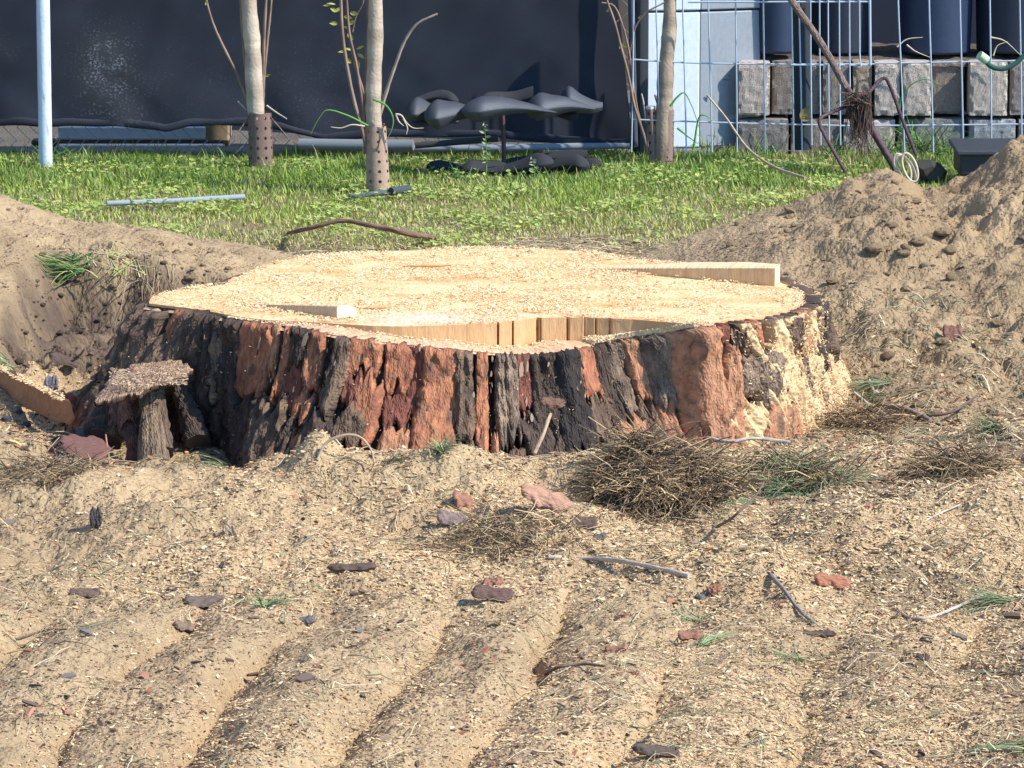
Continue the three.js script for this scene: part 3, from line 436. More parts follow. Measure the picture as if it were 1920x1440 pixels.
{ // loose scales and splinters all over the bark
  const items = [], b = new THREE.Matrix4();
  for (let k = 0; k < 1900; k++) {
    const th = rr(-Math.PI * 1.0, 0.25), t = rr(0.0, 1), p = S(th, t, rr(0.004, 0.026)), up = S(th, t - 0.03).sub(S(th, t + 0.03)).normalize(), nn = V(Math.cos(th), 0.25, -Math.sin(th)).add(V(gauss(), gauss(), gauss()).multiplyScalar(0.35)).normalize(), x = up.add(V(gauss(), gauss() * 0.3, gauss()).multiplyScalar(0.22)).normalize(), z = x.clone().cross(nn).normalize(), y = z.clone().cross(x).normalize();
    const L = rnd() < 0.06 ? rr(0.015, 0.035) : rr(0.004, 0.013);
    items.push({ p: p.sub(SO), q: new THREE.Quaternion().setFromRotationMatrix(b.makeBasis(x, y, z)), s: V(L, L * rr(0.25, 0.7), L * rr(0.4, 1.0)), c: jit(pick([K.char, K.dark, K.dark, K.brown, K.brown, K.grey, [0.34, 0.2, 0.115], [0.3, 0.1, 0.055]]), 0.2) });
  }
  inst('bark_scales', chipGeo, M.chip, items, 'small flaking scales and splinters of bark', undefined, stump);
}
// clods
const clodGeo = (s) => { const g = new THREE.IcosahedronGeometry(1, 2), a = g.attributes.position, v = V(0, 0, 0), col = []; for (let i = 0; i < a.count; i++) { v.fromBufferAttribute(a, i); const q = 1 + 0.34 * n2(v.x * 1.5 + s, v.y * 1.5 + v.z * 1.7) + 0.15 * n2(v.x * 4 + s, v.z * 4 + v.y * 3.1); v.multiplyScalar(q); a.setXYZ(i, v.x, v.y * 0.72, v.z); col.push(1, 1, 1); } g.setAttribute('color', new THREE.Float32BufferAttribute(col, 3)); g.computeVertexNormals(); return g; };
{
  const A = [];
  for (let k = 0; k < 9000 && A.length < 420; k++) {
    const D = rr(8.5, 10.35), X = rr(0.5, 1.5); if (rnd() > 0.55 + n2(X * 4, D * 3) * 1.2 || (X < 0.74 && D < 9.3)) continue;
    const r = Math.min(0.014, 0.003 / Math.pow(rnd() + 0.02, 0.55)); A.push({ p: V(X, ht(X, D) + r * 0.2, -D), s: V(r * rr(0.8, 1.4), r * rr(0.6, 1), r * rr(0.8, 1.3)), ry: rr(0, 6), rx: rr(-0.5, 0.5), rz: rr(-0.5, 0.5), c: jit(mix(C_SAND, C_SOIL, rnd() * 0.5), 0.1) });
  }
  for (let k = 0; k < 130; k++) { const D = rr(8.5, 10.3), X = rr(-1.4, -0.5), r = Math.min(0.016, 0.003 / Math.pow(rnd() + 0.02, 0.6)); A.push({ p: V(X, ht(X, D) + r * 0.2, -D), s: V(r * 1.2, r * 0.8, r), ry: rr(0, 6), rx: 0, rz: 0, c: jit(mix(C_SAND, C_SOIL, rnd() * 0.5), 0.1) }); }
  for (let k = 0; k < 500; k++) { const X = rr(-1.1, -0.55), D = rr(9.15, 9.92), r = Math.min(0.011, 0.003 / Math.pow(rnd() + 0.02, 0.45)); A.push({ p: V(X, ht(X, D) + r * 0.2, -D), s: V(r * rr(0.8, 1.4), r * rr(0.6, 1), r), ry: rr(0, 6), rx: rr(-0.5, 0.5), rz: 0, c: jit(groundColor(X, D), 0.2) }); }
  inst('dirt_crumbs', clodGeo(3), M.clod, A, 'crumbs and small clods of dry earth on both mounds', 'earth');
  const gs = [clodGeo(11), clodGeo(23), clodGeo(37)];
  [[1768, 440, 34, 18, 'pale rounded lump of earth near the middle of the right mound'], [1722, 456, 30, 14, 'flat dark lump of earth left of the pale rounded one on the right mound'], [1695, 478, 26, 13, 'long flat lump of earth below the dark one on the right mound'], [1640, 470, 34, 16, 'wide lump of earth on the ridge left of the flat dark lumps'], [1672, 425, 24, 12, 'lump of earth high on the left ridge of the right mound'], [1560, 530, 24, 14, 'lump of earth beside the raised ledge of the stump'], [1700, 545, 22, 12, 'small lump of earth in the red needles of the right mound'], [1770, 645, 30, 20, 'lump of earth beside the brown bark lump low on the right mound'], [1870, 610, 26, 15, 'lump of earth low at the right edge of the right mound'], [1716, 380, 26, 14, 'lump of earth under the crest of the right mound']].forEach(([x, y, w, h, lab], i) => {
    const p = ground(x, y), c = new GB(V(0, 0, 0)), r = w / 2 / FOCAL * 9.6; c.geo(gs[i % 3], new THREE.Matrix4().makeScale(r, Math.max(r * 0.7, h / 2 / FOCAL * 9.6), r * 1.1), jit(mix(C_SAND, C_SOIL, 0.25), 0.1));
    const o = c.build('dirt_clod', M.clod); o.position.copy(p).add(V(0, r * 0.3, 0)); o.rotation.y = rr(0, 6);
    tag(o, lab, 'clod');
  });
}
// straw and dead grass litter
function litter(n, where, cols, len, w, label, name) {
  const g = new GB(); let made = 0;
  for (let k = 0; k < n * 6 && made < n; k++) {
    const q = where(); if (!q) continue; const [X, D] = q, L = rr(...len), a = rr(0, 6.28), y = ht(X, D), b = gauss() * 0.5, pts = [];
    for (let i = 0; i <= 4; i++) { const t = i / 4 - 0.5, aa = a + b * t * 2, x = X + Math.cos(aa) * L * t, d = D + Math.sin(aa) * L * t; pts.push(V(x, Math.max(ht(x, d, false), y - 0.01) + 0.004 + 0.012 * (0.25 - t * t) * rnd() * 4 + (ht(x, d) - ht(x, d, false)), -d)); }
    g.strand(pts, w * rr(0.6, 1.3), jit(pick(cols), 0.2)); made++;
  }
  return tag(g.build(name, M.strand), label, 'litter', null, 'stuff');
}
const STRAW = [[0.52, 0.40, 0.22], [0.42, 0.30, 0.16], [0.34, 0.27, 0.15], [0.24, 0.19, 0.10], [0.60, 0.48, 0.29]], GREYG = [[0.17, 0.19, 0.10], [0.22, 0.22, 0.13], [0.13, 0.16, 0.08]];
litter(2000, () => { const D = rr(5.9, 8.6), X = rr(-1, 1) * (0.13 * D + 0.05), q = n2(X * 3 + 20, D * 2.5); return rnd() < 0.25 + q + (X > 0.15 ? 0.35 : 0) ? [X, D] : null; }, [...STRAW, ...STRAW, ...GREYG, [0.12, 0.08, 0.05]], [0.025, 0.11], 0.0011, 'dry straw and needles littering the soil in front of the stump', 'straw_litter');
litter(900, () => { const D = rr(8.2, 9.3), X = rr(0.66, 1.3); return [X, D]; }, [...STRAW, ...GREYG, [0.28, 0.1, 0.05]], [0.02, 0.09], 0.0012, 'straw and red needles littering the foot of the right hand mound', 'straw_litter');
litter(2600, () => { const X = rr(-2, 2), D = rr(11.6, 13.3); return lawnAt(X, D) < rr(0.2, 1) && lawnAt(X, D) > 0.02 ? [X, D] : null; }, [...STRAW, [0.2, 0.14, 0.09]], [0.04, 0.14], 0.0017, 'dead grass stalks along the edge between lawn and soil', 'straw_litter');

// lawn
{
  const blade = new GB(); { const N = 4; for (let i = 0; i <= N; i++) { const t = i / N, w = 0.5 * (1 - t * t * 0.95), y = t * (1 - 0.18 * t), z = 0.42 * t * t; blade.v(-w, y, z); blade.v(w, y, z); } for (let i = 0; i < N; i++) blade.quad(2 * i, 2 * i + 1, 2 * i + 3, 2 * i + 2); }
  const G1 = [[0.13, 0.23, 0.02], [0.27, 0.36, 0.03], [0.43, 0.50, 0.05], [0.56, 0.55, 0.09]], items = [];
  for (let k = 0; k < 600000 && items.length < 150000; k++) {
    const D = rr(11.3, 14.95), X = rr(-1, 1) * (0.135 * D + 0.4), l = lawnAt(X, D); if (rnd() > l * (0.62 + 1.0 * n2(X * 4, D * 3) + 0.25 * sstep(13.4, 14.2, D))) continue;
    const far = sstep(13.2, 14.4, D), patch = n2(X * 2.2 + 9, D * 1.6), bareR = X > 0.9 && D > 13.3 ? 0.5 : 1; if (rnd() > bareR) continue;
    const y = ht(X, D), h = rr(0.010, 0.026) * (1 + 0.55 * far) * (rnd() < 0.04 ? 1.9 : 1) * (0.8 + 0.5 * clamp(0.5 + patch)) * lerp(0.7, 1, l), dry = clamp(0.34 - 0.2 * far - patch * 0.4 + (1 - l) * 0.6 + 0.4 * sstep(13.4, 12.4, D));
    const c = rnd() < dry ? pick([[0.55, 0.45, 0.21], [0.42, 0.33, 0.15], [0.58, 0.54, 0.19]]) : G1[Math.min(3, Math.floor(rnd() * (3.6 - 1.6 * far)))];
    items.push({ p: V(X, y - 0.003, -D), s: V(rr(0.0025, 0.0055), h, h * rr(0.4, 1.6)), ry: rr(0, 6.28), rx: gauss() * 0.4, rz: gauss() * 0.3, c: jit(c, 0.18) });
  }
  inst('lawn_grass', blade.make(), M.grass, items, 'bright green mown grass between the fence and the dug soil', 'grass');
  const clover = new GB(); for (let k = 0; k < 3; k++) { const a = k * 2.094; clover.v(0, 0, 0); const s = clover.p.length / 3 - 1; for (let i = 0; i <= 6; i++) { const b = a + (i / 6 - 0.5) * 1.7, r = 1 - 0.25 * Math.abs(i / 6 - 0.5); clover.v(Math.cos(b) * r, 0.15 * r, Math.sin(b) * r); } for (let i = 1; i <= 6; i++) clover.tri(s, s + i, s + i + 1); }
  const cl = []; for (let k = 0; k < 80000 && cl.length < 11000; k++) { const D = rr(11.9, 14.6), X = rr(-1, 1) * (0.135 * D + 0.1); if (rnd() > lawnAt(X, D) * sstep(-0.05, 0.3, n2(X * 3.2, D * 2.6 + 40))) continue; const r = rr(0.004, 0.009); cl.push({ p: V(X, ht(X, D) + rr(0.008, 0.035), -D), s: V(r, r, r), ry: rr(0, 6), rx: gauss() * 0.5 + 0.2, rz: gauss() * 0.5, c: jit(pick([[0.24, 0.38, 0.04], [0.40, 0.50, 0.07], [0.50, 0.50, 0.10]]), 0.2) }); }
  inst('clover', clover.make(), M.grass, cl, 'patches of small clover leaves in the lawn', 'clover');
}

// ------------------------------------------------------------------ fence with privacy screen
const FD = 14.8;
{
  const fence = thing('chain_link_fence', 'chain link fence showing below the dark screen along the lawn', 'fence', V(-0.9, 0, -FD));
  const o = fence.position, pitch = 0.0475, half = pitch / 2, H = 2.05, n = Math.floor(H / (pitch * 0.96));
  const mk = (dir) => { const pts = []; for (let i = 0; i <= n; i++) pts.push(V((i % 2 ? half : -half) * dir * 0.98, 0.02 + i * pitch * 0.96 / 1, (i % 2 ? 0.003 : -0.003) * dir)); const g = new GB(); g.tube(pts, 0.0016, 4); return g.make(); };
  const ga = mk(1);
  let k = 0; for (let X = -3.6; X < 0.42; X += pitch) { const w = mesh('wire_strand', ga, M.oldwire, fence); w.position.set(X - o.x, 0, 0); k++; }
  const posts = new GB(V(0, 0, 0)); posts.tube([V(0, 0, 0), V(0, 2.1, 0)], 0.03, 14); const pg = posts.make();
  for (const x of [-3.55, -2.45, 0.445]) { const p = mesh('post', pg, M.black, fence); p.position.set(x - o.x, 0, -0.02); }
  const rail = new GB(o); rail.tube([V(-3.6, 2.08, -FD - 0.01), V(0.445, 2.08, -FD - 0.01)], 0.022, 10); rail.build('top_rail', M.galv, fence);
  const scr = thing('privacy_screen', 'dark navy fabric privacy screen hung on the chain link fence', 'screen', V(-0.9, 0, -FD + 0.03)), so = scr.position;
  const dust = tex(1024, (x, y) => { const X = -2.6 + x * 3.05, Y = 0.06 + y * 2.05; const blot = (a, b, r) => Math.exp(-(((X - a) / r) ** 2 + ((Y - b) / (r * 1.2)) ** 2)); const m = blot(-1.42, 0.36, 0.10) + 0.7 * blot(-1.4, 0.2, 0.14) + 0.6 * blot(-1.75, 0.38, 0.05) + 0.35 * blot(-0.7, 0.16, 0.25) + 0.25 * blot(-1.1, 0.2, 0.3); const sp = n2(x * 400, y * 300) > 0.42 - 0.3 * m ? 1 : 0; const weave = 0.02 * n2(x * 512, y * 512) + 0.02 * fbm(x * 20, y * 20, 3); const v = 0.10 + weave + 0.02 * sstep(0.35, 0.0, y) + 0.012 * fbm(x * 7, y * 5, 4) + m * (0.06 + 0.26 * sp * clamp(fbm(x * 60, y * 50, 3) + 0.4)) + 0.05 * sp * clamp(n2(x * 30, y * 30)); const bl = clamp(1 - m * 1.2); return [v * (1 - 0.12 * bl), v, v * (1.04 + 0.3 * bl)]; }, true);
  const fab = new THREE.MeshPhysicalMaterial({ map: dust, side: THREE.DoubleSide, roughness: 0.85, sheen: 0.4, sheenRoughness: 0.6, sheenColor: lin(0.25, 0.3, 0.4) });
  const bot = pts1([[-2.6, 0.11], [-1.75, 0.125], [-1.58, 0.12], [-1.38, 0.125], [-1.2, 0.10], [-1.12, 0.125], [-0.95, 0.125], [-0.8, 0.11], [-0.65, 0.075], [-0.4, 0.085], [-0.1, 0.085], [0.2, 0.06], [0.45, 0.055]]);
  const g = new GB(so), rightEdge = (Y) => 0.425 - 0.105 * clamp(Y) ;
  g.grid(260, 90, (i, j) => { const v = j / 90, u = i / 260; let X0 = lerp(-3.6, 0.42, u); const b = bot(X0), Y = b + Math.pow(v, 1.5) * (2.1 - b), X = lerp(-3.6, rightEdge(Y), u); const z = 0.014 * n2(X * 2.2, Y * 2) + 0.010 * (0.4 - Math.abs(n2(X * 3 + Y * 2.4, Y * 1.2 + 4))) + 0.006 * n2(X * 9 - Y * 4, Y * 3) + 0.022 * (1 - sstep(0, 0.5, Y)) * n2(X * 4.5, 2) + 0.012 * sstep(0.22, 0.08, Y - b + 0.05) * Math.sin(X * 17 + 2 * n2(X * 3, 1)); return [X, Y, -FD + 0.035 + z, [1, 1, 1], (X + 2.6) / 3.05, (Y - 0.06) / 2.05]; });
  g.build('fabric', fab, scr);
  const hem = new GB(so); hem.grid(260, 6, (i, j) => { const u = i / 260, X = lerp(-3.6, 0.42, u), b = bot(X) + 0.012 * n2(X * 6, 3), a = j / 6 * Math.PI; const z = 0.014 * n2(X * 2.2, b * 2) + 0.022 * n2(X * 4.5, 2); return [X, b - 0.004 + 0.034 * (1 - Math.cos(a)) / 2 * (0.8 + 0.6 * n2(X * 5, 9)), -FD + 0.042 + z + 0.007 * Math.sin(a), [1, 1, 1], (X + 2.6) / 3.05, 0.02 + 0.02 * j / 6]; });
  hem.build('hem', fab, scr);
}
// what shows under the screen
{
  const yard = new GB(); yard.grid(40, 30, (i, j) => { const X = lerp(-4.5, 4.5, i / 40), D = lerp(15.04, 19, j / 30); return [X, lerp(-0.02, -0.09, sstep(15.04, 15.3, D)) + 0.006 * n2(X * 5, D * 5), -D, jit([0.13, 0.11, 0.09], 0.2), X, D]; }); const yo = yard.build('dark_yard_sheet', M.dirt); yo.userData.kind = 'structure';  // dark sheet, its colour standing for the shade behind the fence
  const kerb = new GB(); kerb.geo(new RoundedBoxGeometry(3.4, 0.06, 0.14, 2, 0.008), new THREE.Matrix4().makeTranslation(-1.0, -0.008, -14.95), [0.30, 0.30, 0.29]); tag(kerb.build('concrete_edging', M.concrete), 'low grey concrete edging along the foot of the chain link fence', 'edging');
  const slab = new GB(); const p0 = onD(110, 260, 15.3), p1 = onD(385, 238, 15.3); slab.geo(new RoundedBoxGeometry(p1.x - p0.x, p1.y - p0.y, 0.03, 2, 0.004), new THREE.Matrix4().makeTranslation((p0.x + p1.x) / 2, (p0.y + p1.y) / 2, -15.3), [0.62, 0.70, 0.82]); tag(slab.build('white_board', M.plain), 'long white board standing on edge beyond the fence at left', 'board');
  const bm = new GB(), m0 = onD(60, 300, 15.32), m1 = onD(430, 262, 15.32); bm.geo(new RoundedBoxGeometry(m1.x - m0.x, m1.y - m0.y, 0.08, 2, 0.006), new THREE.Matrix4().makeTranslation((m0.x + m1.x) / 2, (m0.y + m1.y) / 2, -15.34), [0.12, 0.085, 0.06]); tag(bm.build('timber_beam', M.plain), 'brown timber beam beyond the fence carrying the white board', 'beam');
  const s2 = new GB(); const q0 = onD(110, 284, 15.18), q1 = onD(420, 274, 15.18); s2.geo(new RoundedBoxGeometry(q1.x - q0.x, 0.024, 0.05, 2, 0.004), new THREE.Matrix4().makeTranslation((q0.x + q1.x) / 2, (q0.y + q1.y) / 2 + 0.004, -15.18), [0.75, 0.75, 0.72]); tag(s2.build('white_plank', M.plain), 'narrow white plank lying low behind the fence below the board', 'plank');
  const bx = new GB(); const b0 = onD(388, 262, 15.42), b1 = onD(432, 226, 15.42); bx.geo(new RoundedBoxGeometry(b1.x - b0.x, b1.y - b0.y, 0.2, 2, 0.006), new THREE.Matrix4().makeTranslation((b0.x + b1.x) / 2, (b0.y + b1.y) / 2, -15.42), [0.38, 0.28, 0.17]); tag(bx.build('cardboard_box', M.plain), 'brown cardboard box beyond the fence beside the white board', 'box');
  const wall = new GB(); wall.geo(new THREE.BoxGeometry(6.4, 2.6, 0.2), new THREE.Matrix4().makeTranslation(-2.2, 1.3, -17.5), [0.15, 0.125, 0.10]); tag(wall.build('dark_backing_wall', M.plain), 'dark wall added behind the screened fence to darken the gap under it', 'wall');  // added backing wall, keeps the gap below the screen dark
  const cond = new GB(); cond.tube([onD(560, 270, 14.72), onD(700, 272, 14.72), onD(775, 272, 14.7)], 0.02, 10, [0.16, 0.17, 0.17]); tag(cond.build('conduit_pipe', M.plain), 'grey pipe lying along the foot of the screened fence left of the ornament', 'pipe');
  const bp = new GB(); bp.tube(curve([onD(778, 273, 14.62), onD(850, 267, 14.62), onD(935, 260, 14.6)], 10), 0.011, 10, [0.03, 0.03, 0.03]); tag(bp.build('black_pipe', M.plain), 'black pipe leading from the grey pipe to the ornament post', 'pipe');
  const cd = new GB(); cd.tube([onD(735, 279, 14.72), onD(960, 277, 14.74), onD(1180, 272, 14.76)], 0.012, 8, [0.20, 0.22, 0.24]); tag(cd.build('metal_rail', M.plain), 'grey metal rail low behind the ornament under the screen', 'rail');
}

// ------------------------------------------------------------------ right side: wire panels, block wall, cabinet, tubs
{
  const D = 14.55, pan = thing('livestock_fence', 'galvanised livestock wire panel standing in front of the block wall', 'wire panel', onD(1500, 290, D)), o = pan.position;
  const hor = (y0, y1, x0, x1) => { const g = new GB(o); g.tube(curve([onD(x0, y0, D), onD((x0 + x1) / 2, (y0 + y1) / 2 + 1, D), onD(x1, y1, D)], 12), 0.0031, 6); g.build('wire', M.galv, pan); };
  hor(111, 119, 1180, 1330); hor(119, 120, 1330, 1640); hor(119, 108, 1640, 2120); hor(224, 236, 1183, 1600); hor(236, 229, 1600, 2120); hor(-2, -6, 1180, 1640); hor(-4, -6, 1640, 2120);
  for (const [x0, x1] of [[1188, 1183], [1230, 1236], [1280, 1286], [1328, 1334], [1379, 1381], [1431, 1433], [1484, 1487], [1498, 1503], [1684, 1695], [1742, 1749], [1800, 1805], [1856, 1858], [1912, 1915], [1968, 1970], [2024, 2026], [2080, 2082]]) { const g = new GB(o); g.tube(curve([onD(x0 - 1, -110, D - 0.004), onD(x0, 0, D - 0.004), onD((x0 + x1) / 2 + 1, 150, D - 0.004), onD(x1 + 1, 285, D - 0.004)], 12), 0.0031, 6); g.build('wire', M.galv, pan); }
  const D2 = 14.48, gp = thing('wire_gate', 'small dense wire gate panel hanging on the livestock panel beside the tool', 'wire panel', onD(1560, 122, D2)), o2 = gp.position;
  for (const x of [1519, 1536, 1552, 1573, 1592, 1611]) { const g = new GB(o2); g.tube([onD(x, -100, D2), onD(x + 1, 100, D2), onD(x + 3, x < 1600 ? 272 : 124, D2)], 0.0029, 6); g.build('wire', M.galv, gp); }
  for (const [y0, y1, x0] of [[5, 3, 1290], [123, 122, 1483]]) { const g = new GB(o2); g.tube([onD(x0, y0 - 1, D2 + 0.006), onD(1632, y1, D2 + 0.006)], 0.0035, 6); g.build('wire', M.galv, gp); }
  const fr = new GB(o2); fr.tube([onD(1630, -100, D2 + 0.004), onD(1632, 122, D2 + 0.004)], 0.0045, 8); fr.build('edge_rod', M.galv, gp);
  const po = new GB(); po.tube([onD(1506, 280, 14.6), onD(1498, -110, 14.6)], 0.03, 12, [0.02, 0.025, 0.03]); tag(po.build('fence_post', M.plain), 'black metal post behind the wire panels left of the block wall tool', 'post');
  const po2 = new GB(); po2.tube([onD(1190, 275, 14.7), onD(1181, -110, 14.7)], 0.012, 10, [0.05, 0.06, 0.08]); tag(po2.build('edge_post', M.plain), 'thin dark post at the right edge of the screen next to the white cabinet', 'post');
}
{
  const D = 14.98, w = thing('block_wall', 'low wall of weathered concrete blocks behind the wire panel, shade stripes put into block colours', 'wall', onD(1650, 290, D)), o = w.position;
  const blk = (x0, x1, y0, y1, proud, col) => { const a = onD(x0, y1, D), b = onD(x1, y0, D), g = new GB(o), W = b.x - a.x - 0.004, H = b.y - a.y - 0.006, geom = new THREE.BoxGeometry(W, H, 0.2, 18, 18, 6), q = geom.attributes.position, s = x0 * 0.7; for (let i = 0; i < q.count; i++) { const x = q.getX(i), y = q.getY(i), z = q.getZ(i), ex = sstep(W / 2 - 0.018, W / 2, Math.abs(x)), ey = sstep(H / 2 - 0.018, H / 2, Math.abs(y)), ez = sstep(0.085, 0.1, z), k = ex * ez + ey * ez + ex * ey, nz = n2(x * 34 + s, y * 34 + z * 30); q.setXYZ(i, x * (1 - 0.05 * ex * clamp(k) * (0.4 + Math.abs(nz))), y * (1 - 0.05 * ey * clamp(k) * (0.4 + Math.abs(nz))), z + ez * (0.004 * nz + 0.002 * n2(x * 90 + s, y * 90)) - 0.012 * clamp(k) * ez * clamp(0.3 + 2 * nz)); } geom.computeVertexNormals(); g.geo(geom, new THREE.Matrix4().makeTranslation((a.x + b.x) / 2, (a.y + b.y) / 2, -D - 0.1 + proud), jit(col, 0.06)); const uv = g.uv; for (let i = 0; i < uv.length / 2; i++) { uv[2 * i] = g.p[3 * i] + g.p[3 * i + 2] + s; uv[2 * i + 1] = g.p[3 * i + 1]; } g.build('block', M.concrete, w); };
  const LT = [0.50, 0.40, 0.32], SHADE_DK = [0.24, 0.19, 0.15];  // dark tone paints the shade stripes of the wall into single blocks
  for (const [a, b, p, c] of [[1382, 1445, 0.03, LT], [1446, 1540, -0.02, SHADE_DK], [1541, 1596, 0, SHADE_DK], [1597, 1636, 0.02, [0.36, 0.26, 0.17]], [1637, 1688, 0.03, LT], [1689, 1747, 0.04, LT], [1748, 1812, -0.03, SHADE_DK], [1814, 1890, 0.035, LT], [1891, 1960, 0.01, [0.25, 0.20, 0.17]], [1961, 2040, 0.03, LT], [2041, 2120, 0, SHADE_DK]]) blk(a, b, 113, 218, p, c);
  for (const [a, b, p, c] of [[1378, 1480, 0.02, [0.24, 0.205, 0.175]], [1481, 1578, 0.0, SHADE_DK], [1579, 1680, 0.02, LT], [1681, 1812, 0.01, [0.2, 0.19, 0.165]], [1813, 1905, 0.03, [0.29, 0.28, 0.27]], [1906, 2010, 0.02, [0.25, 0.22, 0.19]], [2011, 2120, 0, SHADE_DK]]) blk(a, b, 221, 318, p, c);
  const soil = new GB(); const s0 = onD(1385, 112, D), s1 = onD(2120, 105, D); soil.grid(120, 10, (i, j) => { const X = lerp(s0.x, s1.x, i / 120), z = j / 10; return [X, s0.y - 0.005 + 0.012 * sstep(0, 0.3, z) + 0.012 * fbm(X * 14, z * 5, 3) - (j === 0 ? 0.02 : 0), -D - 0.02 - z * 0.6, jit([0.12, 0.085, 0.06], 0.25), X, z]; }); const so = soil.build('planting_soil', M.dirt); so.userData.kind = 'structure';
  const tub = (name, x0, x1, y1, D, m, label, top = -200, k = 0.9) => { const a = onD(x0, y1, D), b = onD(x1, y1, D), r = (b.x - a.x) / 2, t = thing(name, label, 'planter', V((a.x + b.x) / 2, a.y, -D - r)), h = onD(x0, top, D).y - a.y; const lp = [[0, 0], [r * k * 0.97, 0], [r * k, 0.01], [r * 1.04, h - 0.05]].map((q) => new THREE.Vector2(...q)); mesh('tub_body', new THREE.LatheGeometry(lp, 40), m, t); const rim = mesh('rim', new THREE.TorusGeometry(r * 1.06, 0.014, 8, 40), m, t); rim.rotation.x = Math.PI / 2; rim.position.y = h - 0.04; };
  tub('planter_tub', 1416, 1500, 102, 15.0, M.blue, 'blue plastic planter tub on the block wall next to the white cabinet', -160, 0.86);
  tub('planter_tub', 1520, 1640, 104, 15.08, M.navy, 'dark navy planter tub behind the small wire gate on the block wall', -170, 0.9);
  tub('planter_tub', 1690, 1830, 104, 15.02, M.blue, 'wide blue planter tub in the middle of the block wall', -160, 0.95);
  tub('planter_tub', 1835, 1985, 102, 15.02, M.navy, 'dark blue planter tub at the right end of the visible block wall', -160, 0.95);
  const back = new GB(); back.geo(new THREE.BoxGeometry(4.5, 2.4, 0.1), new THREE.Matrix4().makeTranslation(2.7, 1.2, -16.1), [0.014, 0.017, 0.03]); tag(back.build('back_fence', M.plain), 'dark solid fence behind the planter tubs and white cabinet', 'fence');
}
{
  const D = 14.95, c = thing('white_cabinet', 'pale white plastic cabinet standing behind the wire panel beside the screen', 'cabinet', onD(1300, 285, D)), o = c.position;
  const corner = onD(1311, 272, D).x, lft = onD(1192, 272, D).x, rgt = onD(1424, 272, D + 0.12).x, base_ = onD(1300, 276, D).y, H = 1.7;
  const face = (name, p, q, m, h0, h1, inset = 0) => { const g = new GB(o), n = V(-(q.z - p.z), 0, q.x - p.x).normalize(); if (n.z < 0) n.negate(); const d = q.clone().sub(p), L = d.length(), mat = new THREE.Matrix4().makeRotationY(-Math.atan2(d.z, d.x)).setPosition(p.clone().add(q).multiplyScalar(0.5).add(n.multiplyScalar(inset - 0.02)).setY((h0 + h1) / 2)); g.geo(new RoundedBoxGeometry(L, h1 - h0, 0.04, 3, 0.006), mat); g.build(name, m, c); };
  const A = V(lft, 0, -D + 0.05), B = V(corner, 0, -D + 0.0), C = V(rgt, 0, -D - 0.1);
  const seam = onD(1300, 19, D).y;
  face('front_panel', A, B, M.white, base_, seam - 0.006); face('upper_panel', A, B, M.white, seam, H, 0.006);
  face('side_panel', B, C, M.shadegrey, base_, seam - 0.006); face('upper_side_panel', B, C, M.shadegrey, seam, H, 0.006);  // side face shaded by its grey colour
  const rib = new GB(o); const a = onD(1365, 270, D - 0.04); rib.geo(new RoundedBoxGeometry(0.012, seam - base_ - 0.02, 0.012, 2, 0.003), new THREE.Matrix4().makeTranslation(a.x, (seam + base_) / 2, -D - 0.06)); rib.build('rib', M.shadegrey, c);
  const back = new GB(o); back.geo(new THREE.BoxGeometry(rgt - lft - 0.03, H - 0.02, 0.3), new THREE.Matrix4().makeTranslation((lft + rgt) / 2, base_ + H / 2 - 0.01, -D - 0.36)); back.build('body', M.shadegrey, c);
  const hk = new GB(o); hk.tube([onD(1356, 149, D - 0.02), onD(1368, 149, D - 0.02), onD(1368, 141, D - 0.02)], 0.003, 5); hk.build('hook', M.black, c);
}

// ------------------------------------------------------------------ pole and young trees
{
  const b = ground(86, 321), p = thing('metal_pole', 'pale grey painted round metal pole standing in the lawn at left', 'pole', b), g = new GB(b), r = 0.0232;
  g.grid(24, 60, (i, j) => { const a = i / 24 * 2 * Math.PI, y = j / 60 * 1.7, k = n2(a * 2, y * 9), w = clamp(0.12 + 0.8 * fbm(a * 3, y * 14, 3)) ; const c = mix(mix([0.62, 0.66, 0.68], [0.42, 0.44, 0.44], w), [0.22, 0.13, 0.07], k > 0.42 ? 0.7 : y < 0.06 ? 0.5 * clamp(0.6 + k) : 0); return [b.x + r * Math.cos(a), b.y - 0.03 + y, b.z + r * Math.sin(a), c, a * 0.02, y]; });
  g.build('shaft', M.pole, p);
}
const holes = (nx, ny) => tex(512, (x, y) => { const u = x * nx, v = y * ny, a = u - Math.floor(u) - 0.5, b = v - Math.floor(v) - 0.5; const jx = 0.1 * n2(Math.floor(u) * 3.1, Math.floor(v) * 2.7); return g1(Math.hypot(a + jx, b * 1.0) < 0.16 ? 0 : 1); }, false);
const sleeveMat = (nx, ny, c) => std({ color: lin(...c), roughness: 0.75, alphaMap: holes(nx, ny), alphaTest: 0.5, bumpMap: grainBump, bumpScale: 0.002 });
const BARKY = (a, b) => (t) => jit(mix(a, b, clamp(0.45 + n2(t * 13, a[0] * 90) * 1.4)), 0.08);
